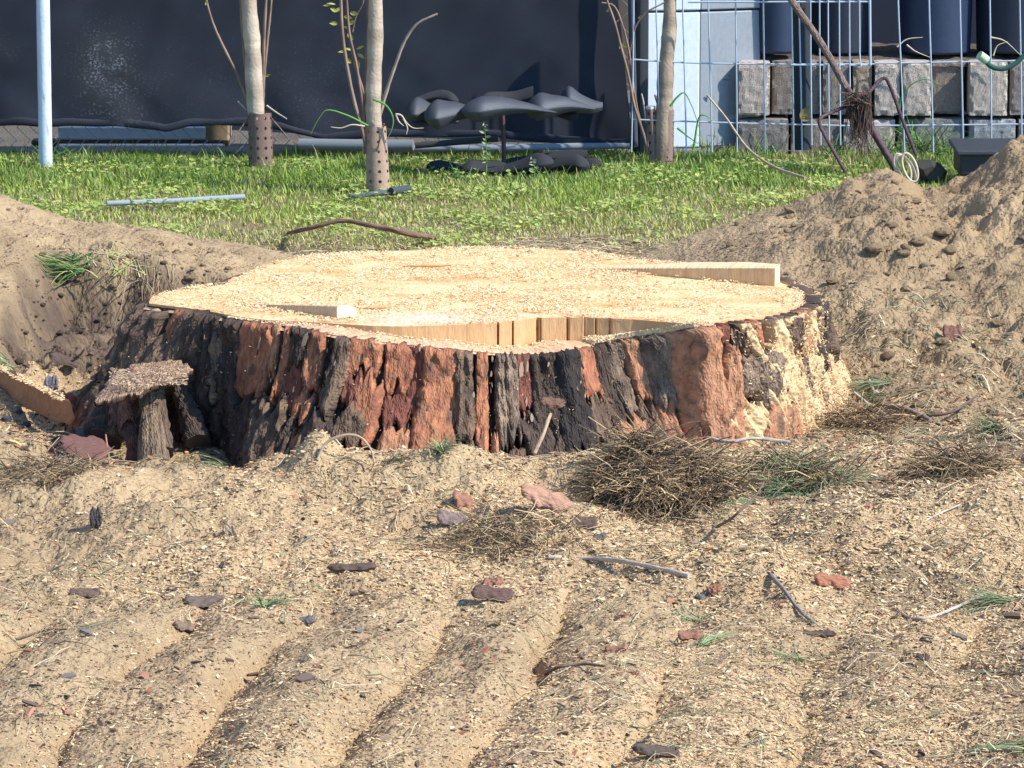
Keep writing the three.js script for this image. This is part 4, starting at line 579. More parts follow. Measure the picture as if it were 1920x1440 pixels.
function sapling(label, D, trunk, w, sleeve, sleeveCol, holesN, tcols) {
  const pts = trunk.map(([x, y]) => onD(x, y, D)), b = pts[pts.length - 1].clone(), t = thing('young_tree', label, 'tree', b), px = D / FOCAL, g = new GB(b);
  g.tube(curve(pts, 40), (u) => lerp(w[0], w[1], u) / 2 * px * (1 + 0.05 * Math.sin(u * 23) + 0.06 * n2(u * 17, D)), 16, BARKY(...tcols), 0.07);
  g.build('trunk', M.smoothbark, t);
  if (sleeve) {
    const s = new GB(b), [x0, y0, x1, y1, ws, we] = sleeve, p0 = onD(x0, y0, D), p1 = onD(x1, y1, D);
    s.grid(28, 30, (i, j) => { const a = i / 28 * Math.PI * 2, v = j / 30, r = lerp(ws, we, v) / 2 * px * (1 + 0.05 * n2(Math.cos(a) * 2 + 5, v * 7 + D) + 0.025 * n2(Math.cos(a) * 5, v * 22)), c = p0.clone().lerp(p1, v), lip = j === 0 ? 0.006 * n2(Math.cos(a) * 2, Math.sin(a) * 2 + D) : 0; return [c.x + r * Math.cos(a), c.y + lip, c.z + r * Math.sin(a), [1, 1, 1], i / 28, v]; });
    s.build('trunk_guard', sleeveMat(holesN[0], holesN[1], sleeveCol), t);
  }
  return { t, b, D, shoot(list, w0, w1, dz = 0, col = [[0.17, 0.10, 0.07], [0.28, 0.18, 0.12]]) { const q = new GB(b); q.tube(curve(list.map(([x, y], i) => onD(x, y, D - dz * i / list.length)), 22), (u) => lerp(w0, w1, u) / 2 * px * (1 + 0.12 * Math.sin(u * 60)), 7, BARKY(...col)); q.build('shoot', M.strand, t); return this; },
    leaves(list, cols, size) { for (const [x, y, a] of list) leafMesh(onD(x, y, D - 0.02), a, size * px, pick(cols), b, t); return this; } };
}
function leafMesh(p, ang, L, col, o, parent) {
  const g = new GB(o), dx = Math.cos(ang), dy = -Math.sin(ang), tw = rr(0.3, 1);
  g.grid(4, 6, (i, j) => { const u = i / 4 - 0.5, v = j / 6, w = L * 0.55 * Math.sin(Math.PI * Math.pow(v, 0.8)) ; return [p.x + dx * L * v - dy * u * w * tw, p.y + dy * L * v + dx * u * w * tw, p.z + u * w * (1 - tw) + 0.2 * L * Math.abs(u) + 0.1 * L * v * v, jit(col, 0.1), u, v]; });
  g.build('leaf', M.leaf, parent);
}
const YL = [[0.42, 0.40, 0.06], [0.34, 0.36, 0.05], [0.5, 0.42, 0.08]], TC = [[0.5, 0.39, 0.26], [0.35, 0.26, 0.17]];
const D1 = -ground(489, 321).z, D2 = -ground(707, 366).z, D3 = -ground(1240, 312).z;
sapling('leftmost young tree with a brown perforated trunk guard at its base', D1, [[461, -120], [466, 0], [471, 60], [474, 100], [478, 180], [483, 250], [489, 322]], [30, 34], [487, 211, 490, 322, 44, 47], [0.21, 0.125, 0.09], [9, 6], [[0.54, 0.42, 0.28], [0.35, 0.25, 0.17]])
  .shoot([[462, 182], [440, 130], [415, 80], [398, 40], [385, -10], [380, -60]], 7, 3).shoot([[466, 205], [462, 150], [455, 70], [448, -60]], 7, 5).shoot([[492, 205], [494, 140], [496, 60], [502, -60]], 8, 5).shoot([[493, 170], [500, 90], [508, 10], [512, -60]], 6, 4).shoot([[462, 206], [452, 196], [446, 190]], 4, 2, 0.02, [[0.4, 0.33, 0.25], [0.3, 0.25, 0.2]]).shoot([[500, 198], [520, 212], [538, 223]], 4, 2, 0.05, [[0.5, 0.43, 0.35], [0.35, 0.3, 0.22]])
  .shoot([[470, 214], [452, 240], [436, 262]], 3, 2, 0.05).shoot([[504, 216], [525, 240], [542, 262]], 2.5, 1.5, 0.05).leaves([[386, 10, -1.3], [498, 143, -0.4]], YL, 10);
sapling('middle young tree with a pale brown trunk guard and leafy thin shoots', D2, [[705, -120], [704, 0], [704, 60], [702, 130], [700, 200], [702, 260], [708, 367]], [26, 34], [704, 236, 710, 366, 40, 45], [0.40, 0.255, 0.165], [7, 7], [[0.50, 0.38, 0.26], [0.30, 0.21, 0.14]])
  .shoot([[697, 335], [683, 260], [664, 190], [650, 120], [642, 60], [638, -20], [634, -60]], 8, 5, 0.12).shoot([[706, 240], [722, 180], [742, 120], [760, 75], [782, 45], [820, 26]], 8, 4, 0.06, [[0.38, 0.28, 0.2], [0.28, 0.2, 0.14]]).shoot([[684, 230], [676, 170], [668, 120], [655, 60], [648, -40]], 6, 4, 0.1).shoot([[690, 210], [678, 160], [662, 108], [652, 50]], 5, 3, 0.08).shoot([[684, 190], [688, 100], [690, 40], [686, -50]], 6, 4, -0.04).shoot([[661, 60], [668, 30], [680, 8], [684, -20]], 3, 2, 0.05).shoot([[698, 330], [706, 290], [716, 250], [720, 232]], 3, 2, 0.12, [[0.34, 0.2, 0.12], [0.25, 0.15, 0.1]])
  .leaves([[634, 22, 3.6], [630, 8, 3.3], [640, 14, 2.6], [634, 44, 3.2], [642, 50, 0.2], [645, 30, 0.3], [652, 45, -0.4], [622, 8, 3.0], [652, 62, 0.9], [668, 92, -0.4], [670, 100, 0.6], [662, 94, 3.4], [668, 112, 1.2], [659, 118, 3.8], [650, 95, 3], [656, 24, 0.1], [696, 336, -1.0]], YL, 17);
{
  const s3 = sapling('rightmost young tree with a cut stub and perforated trunk guard by the wire panel', D3, [[1256, -120], [1256, 0], [1255, 60], [1250, 110], [1247, 160], [1246, 200], [1243, 314]], [23, 34], [1249, 206, 1246, 300, 30, 34], [0.27, 0.17, 0.125], [7, 7], [[0.40, 0.29, 0.19], [0.22, 0.15, 0.10]]);
  const st = new GB(s3.b); st.tube([onD(1226, 312, D3), onD(1224, 260, D3), onD(1220, 203, D3)], 0.0165, 14, BARKY([0.27, 0.17, 0.125], [0.2, 0.12, 0.09]), 0.05); const q = st.build('cut_stub', sleeveMat(5, 6, [0.27, 0.17, 0.125]), s3.t); { const uv = q.geometry.attributes.uv; for (let i = 0; i < uv.count; i++) uv.setXY(i, uv.getX(i) / 0.104, uv.getY(i) / 0.2); }
  const ct = new GB(s3.b); ct.tube([onD(1220, 204, D3), onD(1220, 199, D3)], 0.0168, 14, [0.6, 0.56, 0.5]); ct.build('cut_end', M.plain, s3.t);
  s3.shoot([[1216, 290], [1206, 250], [1190, 200], [1178, 140], [1165, 90], [1152, 40], [1138, 0], [1130, -40]], 6, 4, 0.08).shoot([[1212, 270], [1196, 210], [1186, 150], [1180, 100], [1168, 50], [1150, 10], [1128, 5]], 5, 3, 0.04).shoot([[1176, 130], [1184, 80], [1192, 50], [1210, 25], [1250, 2], [1262, -10]], 4, 2.5, 0.06).shoot([[1240, 210], [1232, 190], [1228, 178]], 6, 4, 0.03).shoot([[1212, 230], [1206, 190], [1203, 176]], 4, 3, 0.02, [[0.5, 0.46, 0.4], [0.3, 0.26, 0.2]]).shoot([[1152, 45], [1162, 36], [1175, 26]], 2.5, 1.5)
    .leaves([[1162, 92, -1.3], [1166, 82, 0.6], [1196, 34, -0.5], [1146, 15, 2.5]], YL, 12);
}

// ------------------------------------------------------------------ ornament of curled blades on a post
{
  const D = 14.35, b = ground(942, 300), o = thing('garden_ornament', 'dark two tier ornament of curled overlapping blades on a thin post by the screen', 'ornament', V(b.x, b.y, -D)), O = o.position;
  const p = new GB(O); p.tube([onD(945, 312, D), onD(944, 250, D), onD(941, 184, D)], 0.008, 10); p.build('post', M.rust, o);
  const kn = new GB(O); kn.geo(new THREE.SphereGeometry(0.0085, 12, 8), new THREE.Matrix4().setPosition(onD(939, 183, D))); kn.build('finial', M.rust, o);
  const horn = (x0, y0, x1, y1, r0, r1, dz, open, m, bulge = 0.5) => {       // a sheet rolled into a horn lying on its side: blunt at (x0, y0), pointed at (x1, y1)
    const g = new GB(O), a = onD(x0, y0, D - dz), c = onD(x1, y1, D - dz + 0.03), s = D / FOCAL;
    g.grid(26, 20, (i, j) => { const u = i / 26, t = open + (2 * Math.PI - 2 * open) * u - Math.PI / 2 - 0.6, v = j / 20, e = v < 0.28 ? Math.sqrt(Math.sin(Math.max(0.03, v / 0.28) * Math.PI / 2)) : 1, r = lerp(r0 * 1.25, r1, Math.pow(clamp((v - 0.2) / 0.8), 0.9)) * s * e, q = a.clone().lerp(c, v); const bend = -bulge * Math.sin(Math.PI * v) * 0.05; return [q.x, q.y + Math.sign(Math.sin(t)) * Math.pow(Math.abs(Math.sin(t)), 1.5) * r * (1 + 0.22 * n2(u * 3 + x0, v * 3)) + 0.008 * Math.sin(v * 5 + x0), q.z + Math.cos(t) * r * 1.7 + bend, [1, 1, 1], u, v]; });
    g.build('blade', m, o);
  };
  const R = M.rubber, Bk = M.blackrough;
  horn(760, 212, 860, 224, 24, 4, 0.05, 1.3, R); horn(796, 214, 916, 218, 26, 1, 0.14, 1.25, R); horn(866, 205, 1044, 208, 22, 1, 0.16, 1.2, R); horn(985, 200, 1116, 203, 24, 2, 0.04, 1.2, R, -0.2); horn(1050, 190, 1130, 197, 22, 8, -0.06, 1.1, R, -0.4); horn(900, 190, 1000, 180, 10, 18, -0.16, 0.3, Bk); horn(860, 187, 780, 186, 12, 8, -0.16, 0.3, Bk); horn(1085, 212, 1000, 218, 8, 3, 0.0, 0.3, Bk); horn(770, 232, 848, 226, 6, 2, 0.1, 0.2, R);
  horn(800, 316, 930, 318, 13, 5, 0.02, 0.4, Bk); horn(865, 312, 960, 318, 14, 5, 0.1, 0.5, Bk); horn(1038, 309, 900, 320, 17, 4, 0.16, 0.5, Bk); horn(1105, 307, 1000, 322, 17, 6, 0.1, 0.6, Bk); horn(1128, 306, 1020, 316, 13, 8, -0.04, 0.4, Bk); horn(940, 302, 1100, 296, 9, 12, -0.15, 0.5, Bk);
}
// seedling in front of the ornament
function weedStalk(label, px, D, h, n) {
  const b = onD(px[0], px[1], D), t = thing('weed', label, 'weed', b), g = new GB(b), top = onD(px[0] - 4, px[1] - h, D), pts = curve([b, b.clone().lerp(top, 0.5).add(V(0.004, 0, 0)), top], 14); g.strand(pts, 0.0022, [0.16, 0.26, 0.06]); g.build('stem', M.strand, t);
  for (let k = 0; k < n; k++) { const q = pts[Math.floor(lerp(4, 14, k / n))], s = k % 2 ? 1 : -1; leafMesh(q.clone(), s > 0 ? rr(-0.6, 0.3) : Math.PI + rr(-0.3, 0.6), rr(0.012, 0.022), [0.35, 0.42, 0.16], b, t); }
  for (let k = 0; k < 4; k++) leafMesh(top.clone().add(V(rr(-0.006, 0.006), rr(-0.004, 0.006), 0)), rr(0, 6), 0.012, [0.55, 0.6, 0.35], b, t);
}
weedStalk('tall flowering weed standing in front of the ornament post', [912, 330], 14.1, 94, 12); weedStalk('short flowering weed in the grass right of the ornament post', [1002, 332], 14.05, 34, 7);

// ------------------------------------------------------------------ tool, stone, rope, black box, hose
{
  const D = 14.25, b = onD(1680, 318, D), o = thing('garden_tool', 'rusty long handled digging tool leaning on the wire panel with roots caught on it', 'garden tool', b);
  const tb = (n, l, r, m, c = [1, 1, 1], k = 20) => { const g = new GB(b); g.tube(l.length > 2 && k ? curve(l.map((q) => onD(...q)), k) : l.map((q) => onD(...q)), r, 10, c); return g.build(n, m, o); };
  tb('handle', [[1448, -70, 14.5], [1484, 0, 14.42], [1540, 82, 14.36], [1590, 170, 14.3]], 0.0125, M.bark, BARKY([0.30, 0.20, 0.15], [0.20, 0.13, 0.10]));
  tb('shank', [[1588, 166, 14.3], [1605, 193, 14.28], [1680, 318, D]], 0.0125, M.rust, [1, 1, 1], 0);
  tb('fork_frame', [[1585, 322, 14.12], [1560, 278, 14.14], [1537, 234, 14.17], [1536, 226, 14.17], [1542, 219, 14.18], [1570, 206, 14.22], [1618, 184, 14.28], [1652, 149, 14.32], [1660, 147, 14.32], [1668, 160, 14.32], [1692, 225, 14.3], [1718, 292, 14.26]], 0.0062, M.rust, [1, 1, 1], 70);
  const roots = new GB(b);
  for (let k = 0; k < 260; k++) { const s = onD(rr(1585, 1632), rr(172, 200), 14.24 + rr(-0.04, 0.04)), hang = k < 190, e = hang ? onD(1598 + rr(-8, 38), rr(215, 296), 14.25 + rr(-0.05, 0.04)) : onD(rr(1568, 1640), rr(170, 205), 14.2 + rr(-0.03, 0.03)); roots.strand(curve([s, s.clone().lerp(e, 0.5).add(V(gauss() * 0.018, gauss() * 0.012, gauss() * 0.02)), e], 6), rr(0.0012, 0.003), jit(hang ? [0.085, 0.05, 0.035] : [0.17, 0.11, 0.07], 0.3)); }
  tag(roots.build('root_tangle', M.strand), 'tangle of brown roots hanging from the rusty digging tool', 'roots');
}
{
  const D = 14.05, g = new GB(), c = [[1716, 320], [1728, 300], [1740, 296], [1768, 312], [1776, 330], [1752, 344], [1722, 342]].map(([x, y], i) => onD(x, y, D));
  const geom = new THREE.DodecahedronGeometry(1, 0), m = onD(1745, 322, D); g.geo(geom, new THREE.Matrix4().compose(m, new THREE.Quaternion().setFromEuler(new THREE.Euler(0.3, 0.6, -0.5)), V(0.062, 0.040, 0.06)), [0.075, 0.068, 0.05]); tag(g.build('stone_block', M.concrete), 'dark angular stone beside the rope coil at the foot of the tool', 'stone');
  const r = new GB(), base_ = onD(1700, 318, 14.0); for (const [cx, cy, rx, ry, tl, dz] of [[1692, 315, 14, 28, 0.35, 0], [1706, 314, 13, 28, 0.3, 0.03], [1698, 317, 15, 28, 0.45, 0.02]]) { const pts = []; for (let k = 0; k <= 30; k++) { const a = k / 30 * 2 * Math.PI, x = Math.cos(a) * rx, y = Math.sin(a) * ry; pts.push(onD(cx + x * Math.cos(tl) + y * Math.sin(tl), cy - x * Math.sin(tl) * 0.5 + y * Math.cos(tl), 14.0 - dz)); } r.tube(pts, 0.0042, 7, [0.58, 0.47, 0.34]); }
  tag(r.build('rope_coil', M.plain), 'pale coil of cord leaning on the dark stone', 'rope');
}
{
  const D = 13.95, b = onD(1855, 330, D), o = thing('black_box', 'low black plastic box with a flat lid behind the right mound', 'box', b), a = onD(1800, 330, D), t = onD(1800, 285, D), e = onD(2020, 330, D);
  mesh('box_body', new RoundedBoxGeometry(e.x - a.x, t.y - a.y, 0.22, 3, 0.008), M.black, o).position.set((a.x + e.x) / 2 - b.x, (a.y + t.y) / 2 - b.y, -0.11);
  const lid = mesh('lid', new RoundedBoxGeometry(e.x - a.x + 0.03, 0.016, 0.27, 3, 0.005), std({ color: lin(0.035, 0.04, 0.045), roughness: 0.5, bumpMap: grainBump, bumpScale: 0.001 }), o); lid.position.set((a.x + e.x) / 2 - b.x, t.y - b.y + 0.006, -0.11); lid.rotation.x = 0.05;
}
{
  const g = new GB(), D = 14.4, o = thing('garden_hose', 'green garden hose end with a pale fitting resting on the wire panel', 'hose', onD(1880, 128, D)); g.o = o.position;
  g.tube(curve([onD(1846, 112, D), onD(1858, 124, D), onD(1880, 129, D), onD(1905, 118, D), onD(1940, 80, D), onD(1990, 20, D)], 30), 0.0085, 12, [0.03, 0.085, 0.06]); g.build('tube', M.plain, o);
  const f = new GB(o.position); f.tube([onD(1836, 103, D - 0.01), onD(1850, 113, D)], 0.0155, 14, [0.42, 0.52, 0.30]); f.build('fitting', M.plain, o);
}
// bits leaning and lying by the fence
const stick = (name, label, pts, r0, r1, cols, cat = 'stick', wob = 0.15, n = 26) => { const q = pts.map((a) => a.length === 3 ? onD(...a) : ground(...a).add(V(0, r0 * 0.9 + 0.004, 0))), g = new GB(), c = curve(q, n); g.tube(c, (t) => lerp(r0, r1, t), 8, BARKY(...cols), wob); return tag(g.build(name, M.flake), label, cat); };
stick('dry_stalk', 'long pale dry stalk arching from the cabinet down into the lawn', [[1326, 178, 14.3], [1362, 222, 14.2], [1400, 276, 14.05], [1450, 312, 13.85], [1510, 334, 13.6]], 0.003, 0.0055, [[0.55, 0.43, 0.27], [0.4, 0.3, 0.18]], 'stalk', 0.1);
stick('dead_branch', 'curved reddish dead branch lying at the edge of lawn and soil', [[540, 443], [580, 428, 12.3], [640, 414, 12.3], [700, 424, 12.25], [760, 437, 12.2], [822, 452]], 0.006, 0.0085, [[0.27, 0.14, 0.09], [0.16, 0.09, 0.06]], 'branch', 0.3, 40);
{
  const g = new GB(), D = -ground(330, 393).z; g.tube([ground(200, 397).add(V(0, 0.026, 0)), ground(330, 393).add(V(0, 0.028, 0)), ground(458, 386).add(V(0, 0.03, 0))], 0.0085, 10, [0.26, 0.28, 0.29]); tag(g.build('irrigation_pipe', M.plain), 'straight grey irrigation pipe lying in the lawn at left', 'pipe');
  const o = thing('pipe_end', 'black pipe with a coupling lying in front of the middle young tree', 'pipe', ground(715, 377)), p = new GB(o.position); p.tube([ground(655, 383).add(V(0, 0.024, 0)), ground(740, 377).add(V(0, 0.032, 0))], 0.0085, 10, [0.09, 0.10, 0.105]); p.build('pipe', M.plain, o);
  const q = new GB(o.position); q.tube([ground(733, 379).add(V(0, 0.034, 0)), ground(766, 374).add(V(0, 0.034, 0))], 0.0135, 14, [0.05, 0.055, 0.06]); q.build('coupling', M.plain, o);
}
for (const [x, y, a, D, c, lab] of [[1500, 222, -0.9, 14.4, [0.34, 0.25, 0.10], 'yellow brown dead leaf caught on the wire panel by the post'], [402, 380, 0.1, 0, [0.5, 0.36, 0.2], 'pale dead leaf lying on the lawn behind the grey pipe'], [1240, 297, 2.9, 0, [0.2, 0.12, 0.07], 'brown dead leaves at the foot of the rightmost young tree']]) { const p = D ? onD(x, y, D) : ground(x, y).add(V(0, 0.02, 0)), t = thing('dead_leaf', lab, 'leaf', p); leafMesh(p, a, 0.055, c, p, t); leafMesh(p, a + 0.9, 0.04, c, p, t); }

// ------------------------------------------------------------------ tufts, weeds and plants
function tuft(name, label, cat, p, n, len, w, cols, bias, spread = 0.03, up = 0.5, group) {
  const g = new GB(p); for (let k = 0; k < n; k++) { const L = len * rr(0.5, 1.1), a = bias ? bias[0] + gauss() * bias[1] : rr(0, 6.28), d = V(Math.cos(a), up * rr(0.3, 1.3), Math.sin(a)).normalize(), s = p.clone().add(V(gauss() * spread, -0.004, gauss() * spread)), dr = rr(0.15, 0.6) * L, pts = []; for (let i = 0; i <= 5; i++) { const t = i / 5; const q = s.clone().add(d.clone().multiplyScalar(L * t)); q.y -= dr * t * t; q.y = Math.max(q.y, ht(q.x, -q.z) + 0.002); pts.push(q); } g.strand(pts, w * rr(0.7, 1.2), jit(pick(cols), 0.2)); }
  return tag(g.build(name, M.strand), label, cat, group);
}
const NG = [[0.17, 0.21, 0.09], [0.25, 0.28, 0.13], [0.34, 0.34, 0.17], [0.11, 0.14, 0.06]];
for (const [x, y, n, len, bias, up, lab] of [
  [830, 848, 60, 0.075, null, 2.2, 'upright green pine needles against the middle front of the stump'],
  [728, 868, 26, 0.07, [0.9, 0.3], 1.2, 'small slanting sprig of pine needles below the curved stalk in front of the stump'],
  [440, 880, 80, 0.10, [2.6, 0.7], 0.7, 'green pine needle bunch draped by the dark hollow at the left of the stump'],
  [495, 1140, 90, 0.07, null, 0.8, 'green needle tuft at the head of the left furrows'],
  [1500, 925, 110, 0.11, [2.5, 0.5], 0.7, 'green needle bunch right of the dead grass clump'],
  [1400, 945, 60, 0.08, [3.1, 0.8], 0.3, 'flattened green needles just below the dead grass clump'],
  [1895, 1125, 70, 0.09, [3.0, 0.5], 0.5, 'green needle bunch at the right edge beside a thin twig'],
  [1870, 805, 60, 0.09, [2.6, 0.7], 1.1, 'green needle bunch beside the sawdusted lump at the right edge'],
  [15, 690, 50, 0.09, [2.4, 1.2], 0.8, 'green needle bunch behind the sawn chunk at the left edge'],
  [1665, 715, 40, 0.11, [2.9, 0.4], 0.3, 'dark green needles on the soil right of the stump'],
  [1610, 745, 40, 0.08, [0.6, 0.5], 0.6, 'green needles at the right foot of the stump'],
  [1830, 1405, 80, 0.12, [0.2, 0.6], 0.3, 'flat green needles in the bottom right corner'],
  [1320, 1210, 36, 0.08, [-0.9, 0.5], 0.3, 'thin green needles between the right furrows'],
  [1480, 1235, 26, 0.06, null, 0.4, 'small dark green needle tuft right of the sawdusted furrow'],
  [1300, 1165, 30, 0.07, null, 0.4, 'sparse green needles left of the curved grey twig'],
]) tuft('needle_tuft', lab, 'pine needles', ground(x, y), n, len, 0.0011, NG, bias, 0.014, up);
const GRN = [[0.08, 0.17, 0.03], [0.12, 0.22, 0.04], [0.17, 0.25, 0.06], [0.05, 0.11, 0.03]];
tuft('grass_tuft', 'grass overhanging the dug bank at the left', 'grass', ground(150, 505), 40, 0.12, 0.002, [...GRN, [0.4, 0.42, 0.14]], [2.6, 0.8], 0.03, 0.6);
tuft('grass_tuft', 'thin grass and roots on the bank edge left of the stump', 'grass', ground(215, 510), 50, 0.10, 0.0016, [[0.45, 0.42, 0.16], [0.3, 0.32, 0.1], [0.4, 0.3, 0.17]], null, 0.07, 0.8);
tuft('bank_roots', 'pale hairy roots hanging from the dug bank left of the stump', 'roots', ground(290, 520), 46, 0.11, 0.0012, [[0.42, 0.30, 0.16], [0.3, 0.2, 0.11]], [1.4, 0.6], 0.09, 0.05);
for (const [x, y, n, len, lab] of [[1720, 285, 46, 0.24, 'tall weed clump at the foot of the block wall right of the tool'], [1760, 290, 36, 0.2, 'weed clump at the foot of the block wall by the black box'], [1330, 285, 30, 0.15, 'grass blades at the foot of the white cabinet'], [1440, 290, 34, 0.13, 'weeds at the wall foot under the dead leaf'], [1570, 290, 40, 0.13, 'grass at the wall foot left of the digging tool'], [1660, 290, 34, 0.14, 'grass at the wall foot behind the digging tool'], [1260, 290, 20, 0.1, 'grass around the rightmost young tree'], [1200, 290, 20, 0.1, 'grass at the right end of the screen'], [110, 300, 40, 0.11, 'tall grass around the metal pole'], [250, 296, 30, 0.09, 'grass along the fence right of the metal pole'], [415, 300, 36, 0.11, 'grass along the fence left of the leftmost tree'], [560, 296, 40, 0.1, 'grass along the fence between the two left trees'], [680, 372, 20, 0.07, 'grass at the foot of the middle tree'], [1000, 340, 50, 0.09, 'grass in front of the lower ornament blades'], [860, 338, 40, 0.09, 'grass in front of the lower ornament blades at left'], [820, 292, 40, 0.1, 'grass behind the lower ornament blades at left'], [1150, 296, 40, 0.1, 'grass between the ornament and the rightmost tree']]) tuft('weed_clump', lab, 'weeds', ground(x, Math.max(y, 292)), n, len, 0.0024, GRN, null, 0.06, 2.0);
{ // long arching blades at the trees
  const bl = (label, D, ...lists) => { const p = onD(...lists[0][0], D), g = new GB(p); for (const l of lists) g.tube(curve(l.map(([x, y]) => onD(x, y, D)), 18), (t) => 0.0042 * (1 - 0.8 * t), 5, [0.10, 0.24, 0.05]); tag(g.build('arching_grass', M.strand), label, 'grass'); };
  bl('long arching green grass blades at the middle young tree', D2 - 0.05, [[690, 236], [650, 216], [612, 207], [598, 222], [582, 252]], [[700, 186], [724, 198], [737, 222], [734, 244], [724, 262]]);
  bl('folded green grass blades in front of the white cabinet', 14.4, [[1256, 200], [1270, 182], [1282, 174], [1296, 196], [1318, 262]], [[1300, 280], [1314, 216], [1326, 218], [1336, 228]], [[1270, 240], [1290, 256], [1312, 272]]);
  bl('dark arching grass blade in front of the block wall', 14.7, [[1690, 240], [1688, 188], [1710, 158], [1736, 148], [1765, 160]]);
  const dry = (label, D, ...lists) => { const p = onD(...lists[0][0], D), g = new GB(p); for (const l of lists) g.tube(curve(l.map(([x, y]) => onD(x, y, D)), 14), (t) => 0.0034 * (1 - 0.7 * t), 5, [0.55, 0.43, 0.30]); tag(g.build('withered_grass', M.strand), label, 'dead grass'); };
  dry('dry curled blade hanging at the right of the middle young tree', D2 - 0.05, [[742, 214], [752, 216], [762, 230], [775, 240], [794, 240]], [[756, 222], [764, 240], [762, 252]], [[742, 214], [748, 228], [757, 236]]);
  dry('dry curled blade pointing left from the middle young tree', D2 - 0.06, [[684, 237], [660, 234], [640, 240], [620, 238]]);
  dry('dry stems trailing over the planting soil above the block wall', 14.9, [[1682, 88], [1700, 74], [1730, 70]], [[1700, 84], [1716, 96], [1745, 108]], [[1858, 70], [1882, 76], [1912, 102]], [[1862, 104], [1870, 86], [1890, 78]]);
}

// ------------------------------------------------------------------ dead grass clumps
function mat_(label, px, py, wx, wy, n, cols) {
  const p = ground(px, py), g = new GB(p), s = -p.z / FOCAL;
  for (let k = 0; k < n; k++) {
    const a = rr(0, 6.28), q = Math.sqrt(rnd()), X = p.x + Math.cos(a) * q * wx / 2 * s, D = -p.z + Math.sin(a) * q * wx / 2 * s * 0.8, dome = Math.pow(Math.max(0, 1 - q * q), 0.6) * wy * s * 0.62, L = rr(0.04, 0.17), b = rr(0, 6.28), pts = [], y = ht(X, D) + dome * Math.pow(rnd(), 0.45) * (0.75 + 0.9 * n2(X * 9, D * 9)), cv = gauss() * 2.6, tl = gauss() * 0.9;
    for (let i = 0; i <= 6; i++) { const t = i / 6 - 0.5, bb = b + cv * t; pts.push(V(X + Math.cos(bb) * L * t, Math.max(ht(X + Math.cos(bb) * L * t, D + Math.sin(bb) * L * t, false), y + tl * L * t + 0.03 * L * gauss() - 0.4 * L * t * t), -(D + Math.sin(bb) * L * t))); }
    g.strand(pts, rr(0.0006, 0.0016), jit(pick(cols), 0.3));
  }
  return tag(g.build('dead_grass_clump', M.strand), label, 'dead grass');
}
const DG = [[0.44, 0.30, 0.155], [0.30, 0.20, 0.10], [0.17, 0.11, 0.055], [0.54, 0.37, 0.185], [0.20, 0.125, 0.055], [0.07, 0.045, 0.028], [0.09, 0.06, 0.035]];
mat_('large tangled clump of dead grass in front of the right of the stump', 1250, 908, 285, 130, 2300, DG);
mat_('smaller tangle of dead grass right of the large clump', 1500, 905, 200, 70, 700, [...DG, ...NG]);
mat_('dark tangle of dead grass at the lower right foot of the stump', 1620, 800, 180, 40, 450, DG);
mat_('dead grass tangle on the dark soil near the right edge', 1800, 880, 180, 60, 480, DG);
mat_('sparse dead grass around the bark pieces below the middle of the stump', 950, 1010, 300, 22, 320, DG);
mat_('thin dead grass on the bank at the left edge', 90, 880, 200, 26, 240, DG);

// ------------------------------------------------------------------ bark pieces, sticks, chunks
function barkPiece(label, px, py, w, h, col, tiltX, tiltZ, yaw, name = 'bark_piece', lift = 0.3, group) {
  const p = ground(px, py), s = -p.z / FOCAL, W = w * s, H = h * s, g = new GB(), sd = px * 0.37;
  const prof = (u) => 0.5 + 0.22 * n2(u * 3 + sd, 1) + 0.12 * n2(u * 9 + sd, 2), nu = 18, nv = 8;
  for (const side of [1, -1]) g.grid(nu, nv, (i, j) => { const u = i / nu, v = j / nv - 0.5, hh = (prof(u) + 0.1 * (Math.floor(u * 5 + n2(sd, 3)) % 2)) * (0.35 + 0.65 * sstep(-0.02, 0.1, u) * sstep(1.02, 0.88, u)) * 1.9, z = v * H * hh, x = (u - 0.5 + 0.10 * n2(v * 3 + sd, 9)) * W, e = Math.min(i, nu - i, j, nv - j) === 0 ? 0 : 1; return [x, side * e * (0.004 + 0.004 * n2(u * 7 + sd, v * 7 + side)) + 0.25 * H * (0.25 - v * v) + 0.08 * W * (u - 0.5) ** 2 + 0.003 * n2(u * 5 + sd, v * 5), z, jit(side > 0 ? mix(col, K.dark, clamp(0.1 + 0.8 * fbm(u * 6 + sd, v * 6, 3))) : mix(col, K.deep, 0.5), 0.05), z * 2, x * 2]; });
  const o = g.build(name, M.flake); o.position.copy(p).add(V(0, H * lift, 0)); o.rotation.set(tiltX, yaw, tiltZ, 'YXZ'); return tag(o, label, 'bark', group);
}
const RB = [0.38, 0.17, 0.10], DB = [0.11, 0.07, 0.05], GBk = [0.17, 0.14, 0.115];
barkPiece('long pinkish bark slab leaning in the sawdust left of the dead grass clump', 1026, 955, 105, 42, [0.50, 0.26, 0.16], 0.7, -0.5, -0.2, 'bark_piece', 0.5);
barkPiece('dark curled bark piece at the lower end of the pinkish slab', 1094, 990, 54, 34, DB, 0.5, -0.1, 0);
barkPiece('small grey bark flake below the dark curled piece', 1125, 1012, 28, 16, GBk, 0.4, 0.2, 0.3);
barkPiece('brown folded bark piece left of the pinkish slab, upper of two', 868, 948, 44, 34, RB, 0.7, -0.4, 0.2);
barkPiece('grey brown bark piece lying under the folded brown one', 848, 984, 60, 36, [0.26, 0.18, 0.15], 0.6, -0.3, -0.2);
barkPiece('dark bark strip lying flat below the folded bark pieces', 660, 1072, 90, 26, DB, 0.1, 0.02, 0.1);
barkPiece('dark red bark piece in the middle foreground', 925, 1125, 80, 40, [0.15, 0.08, 0.06], 0.4, -0.1, -0.2);
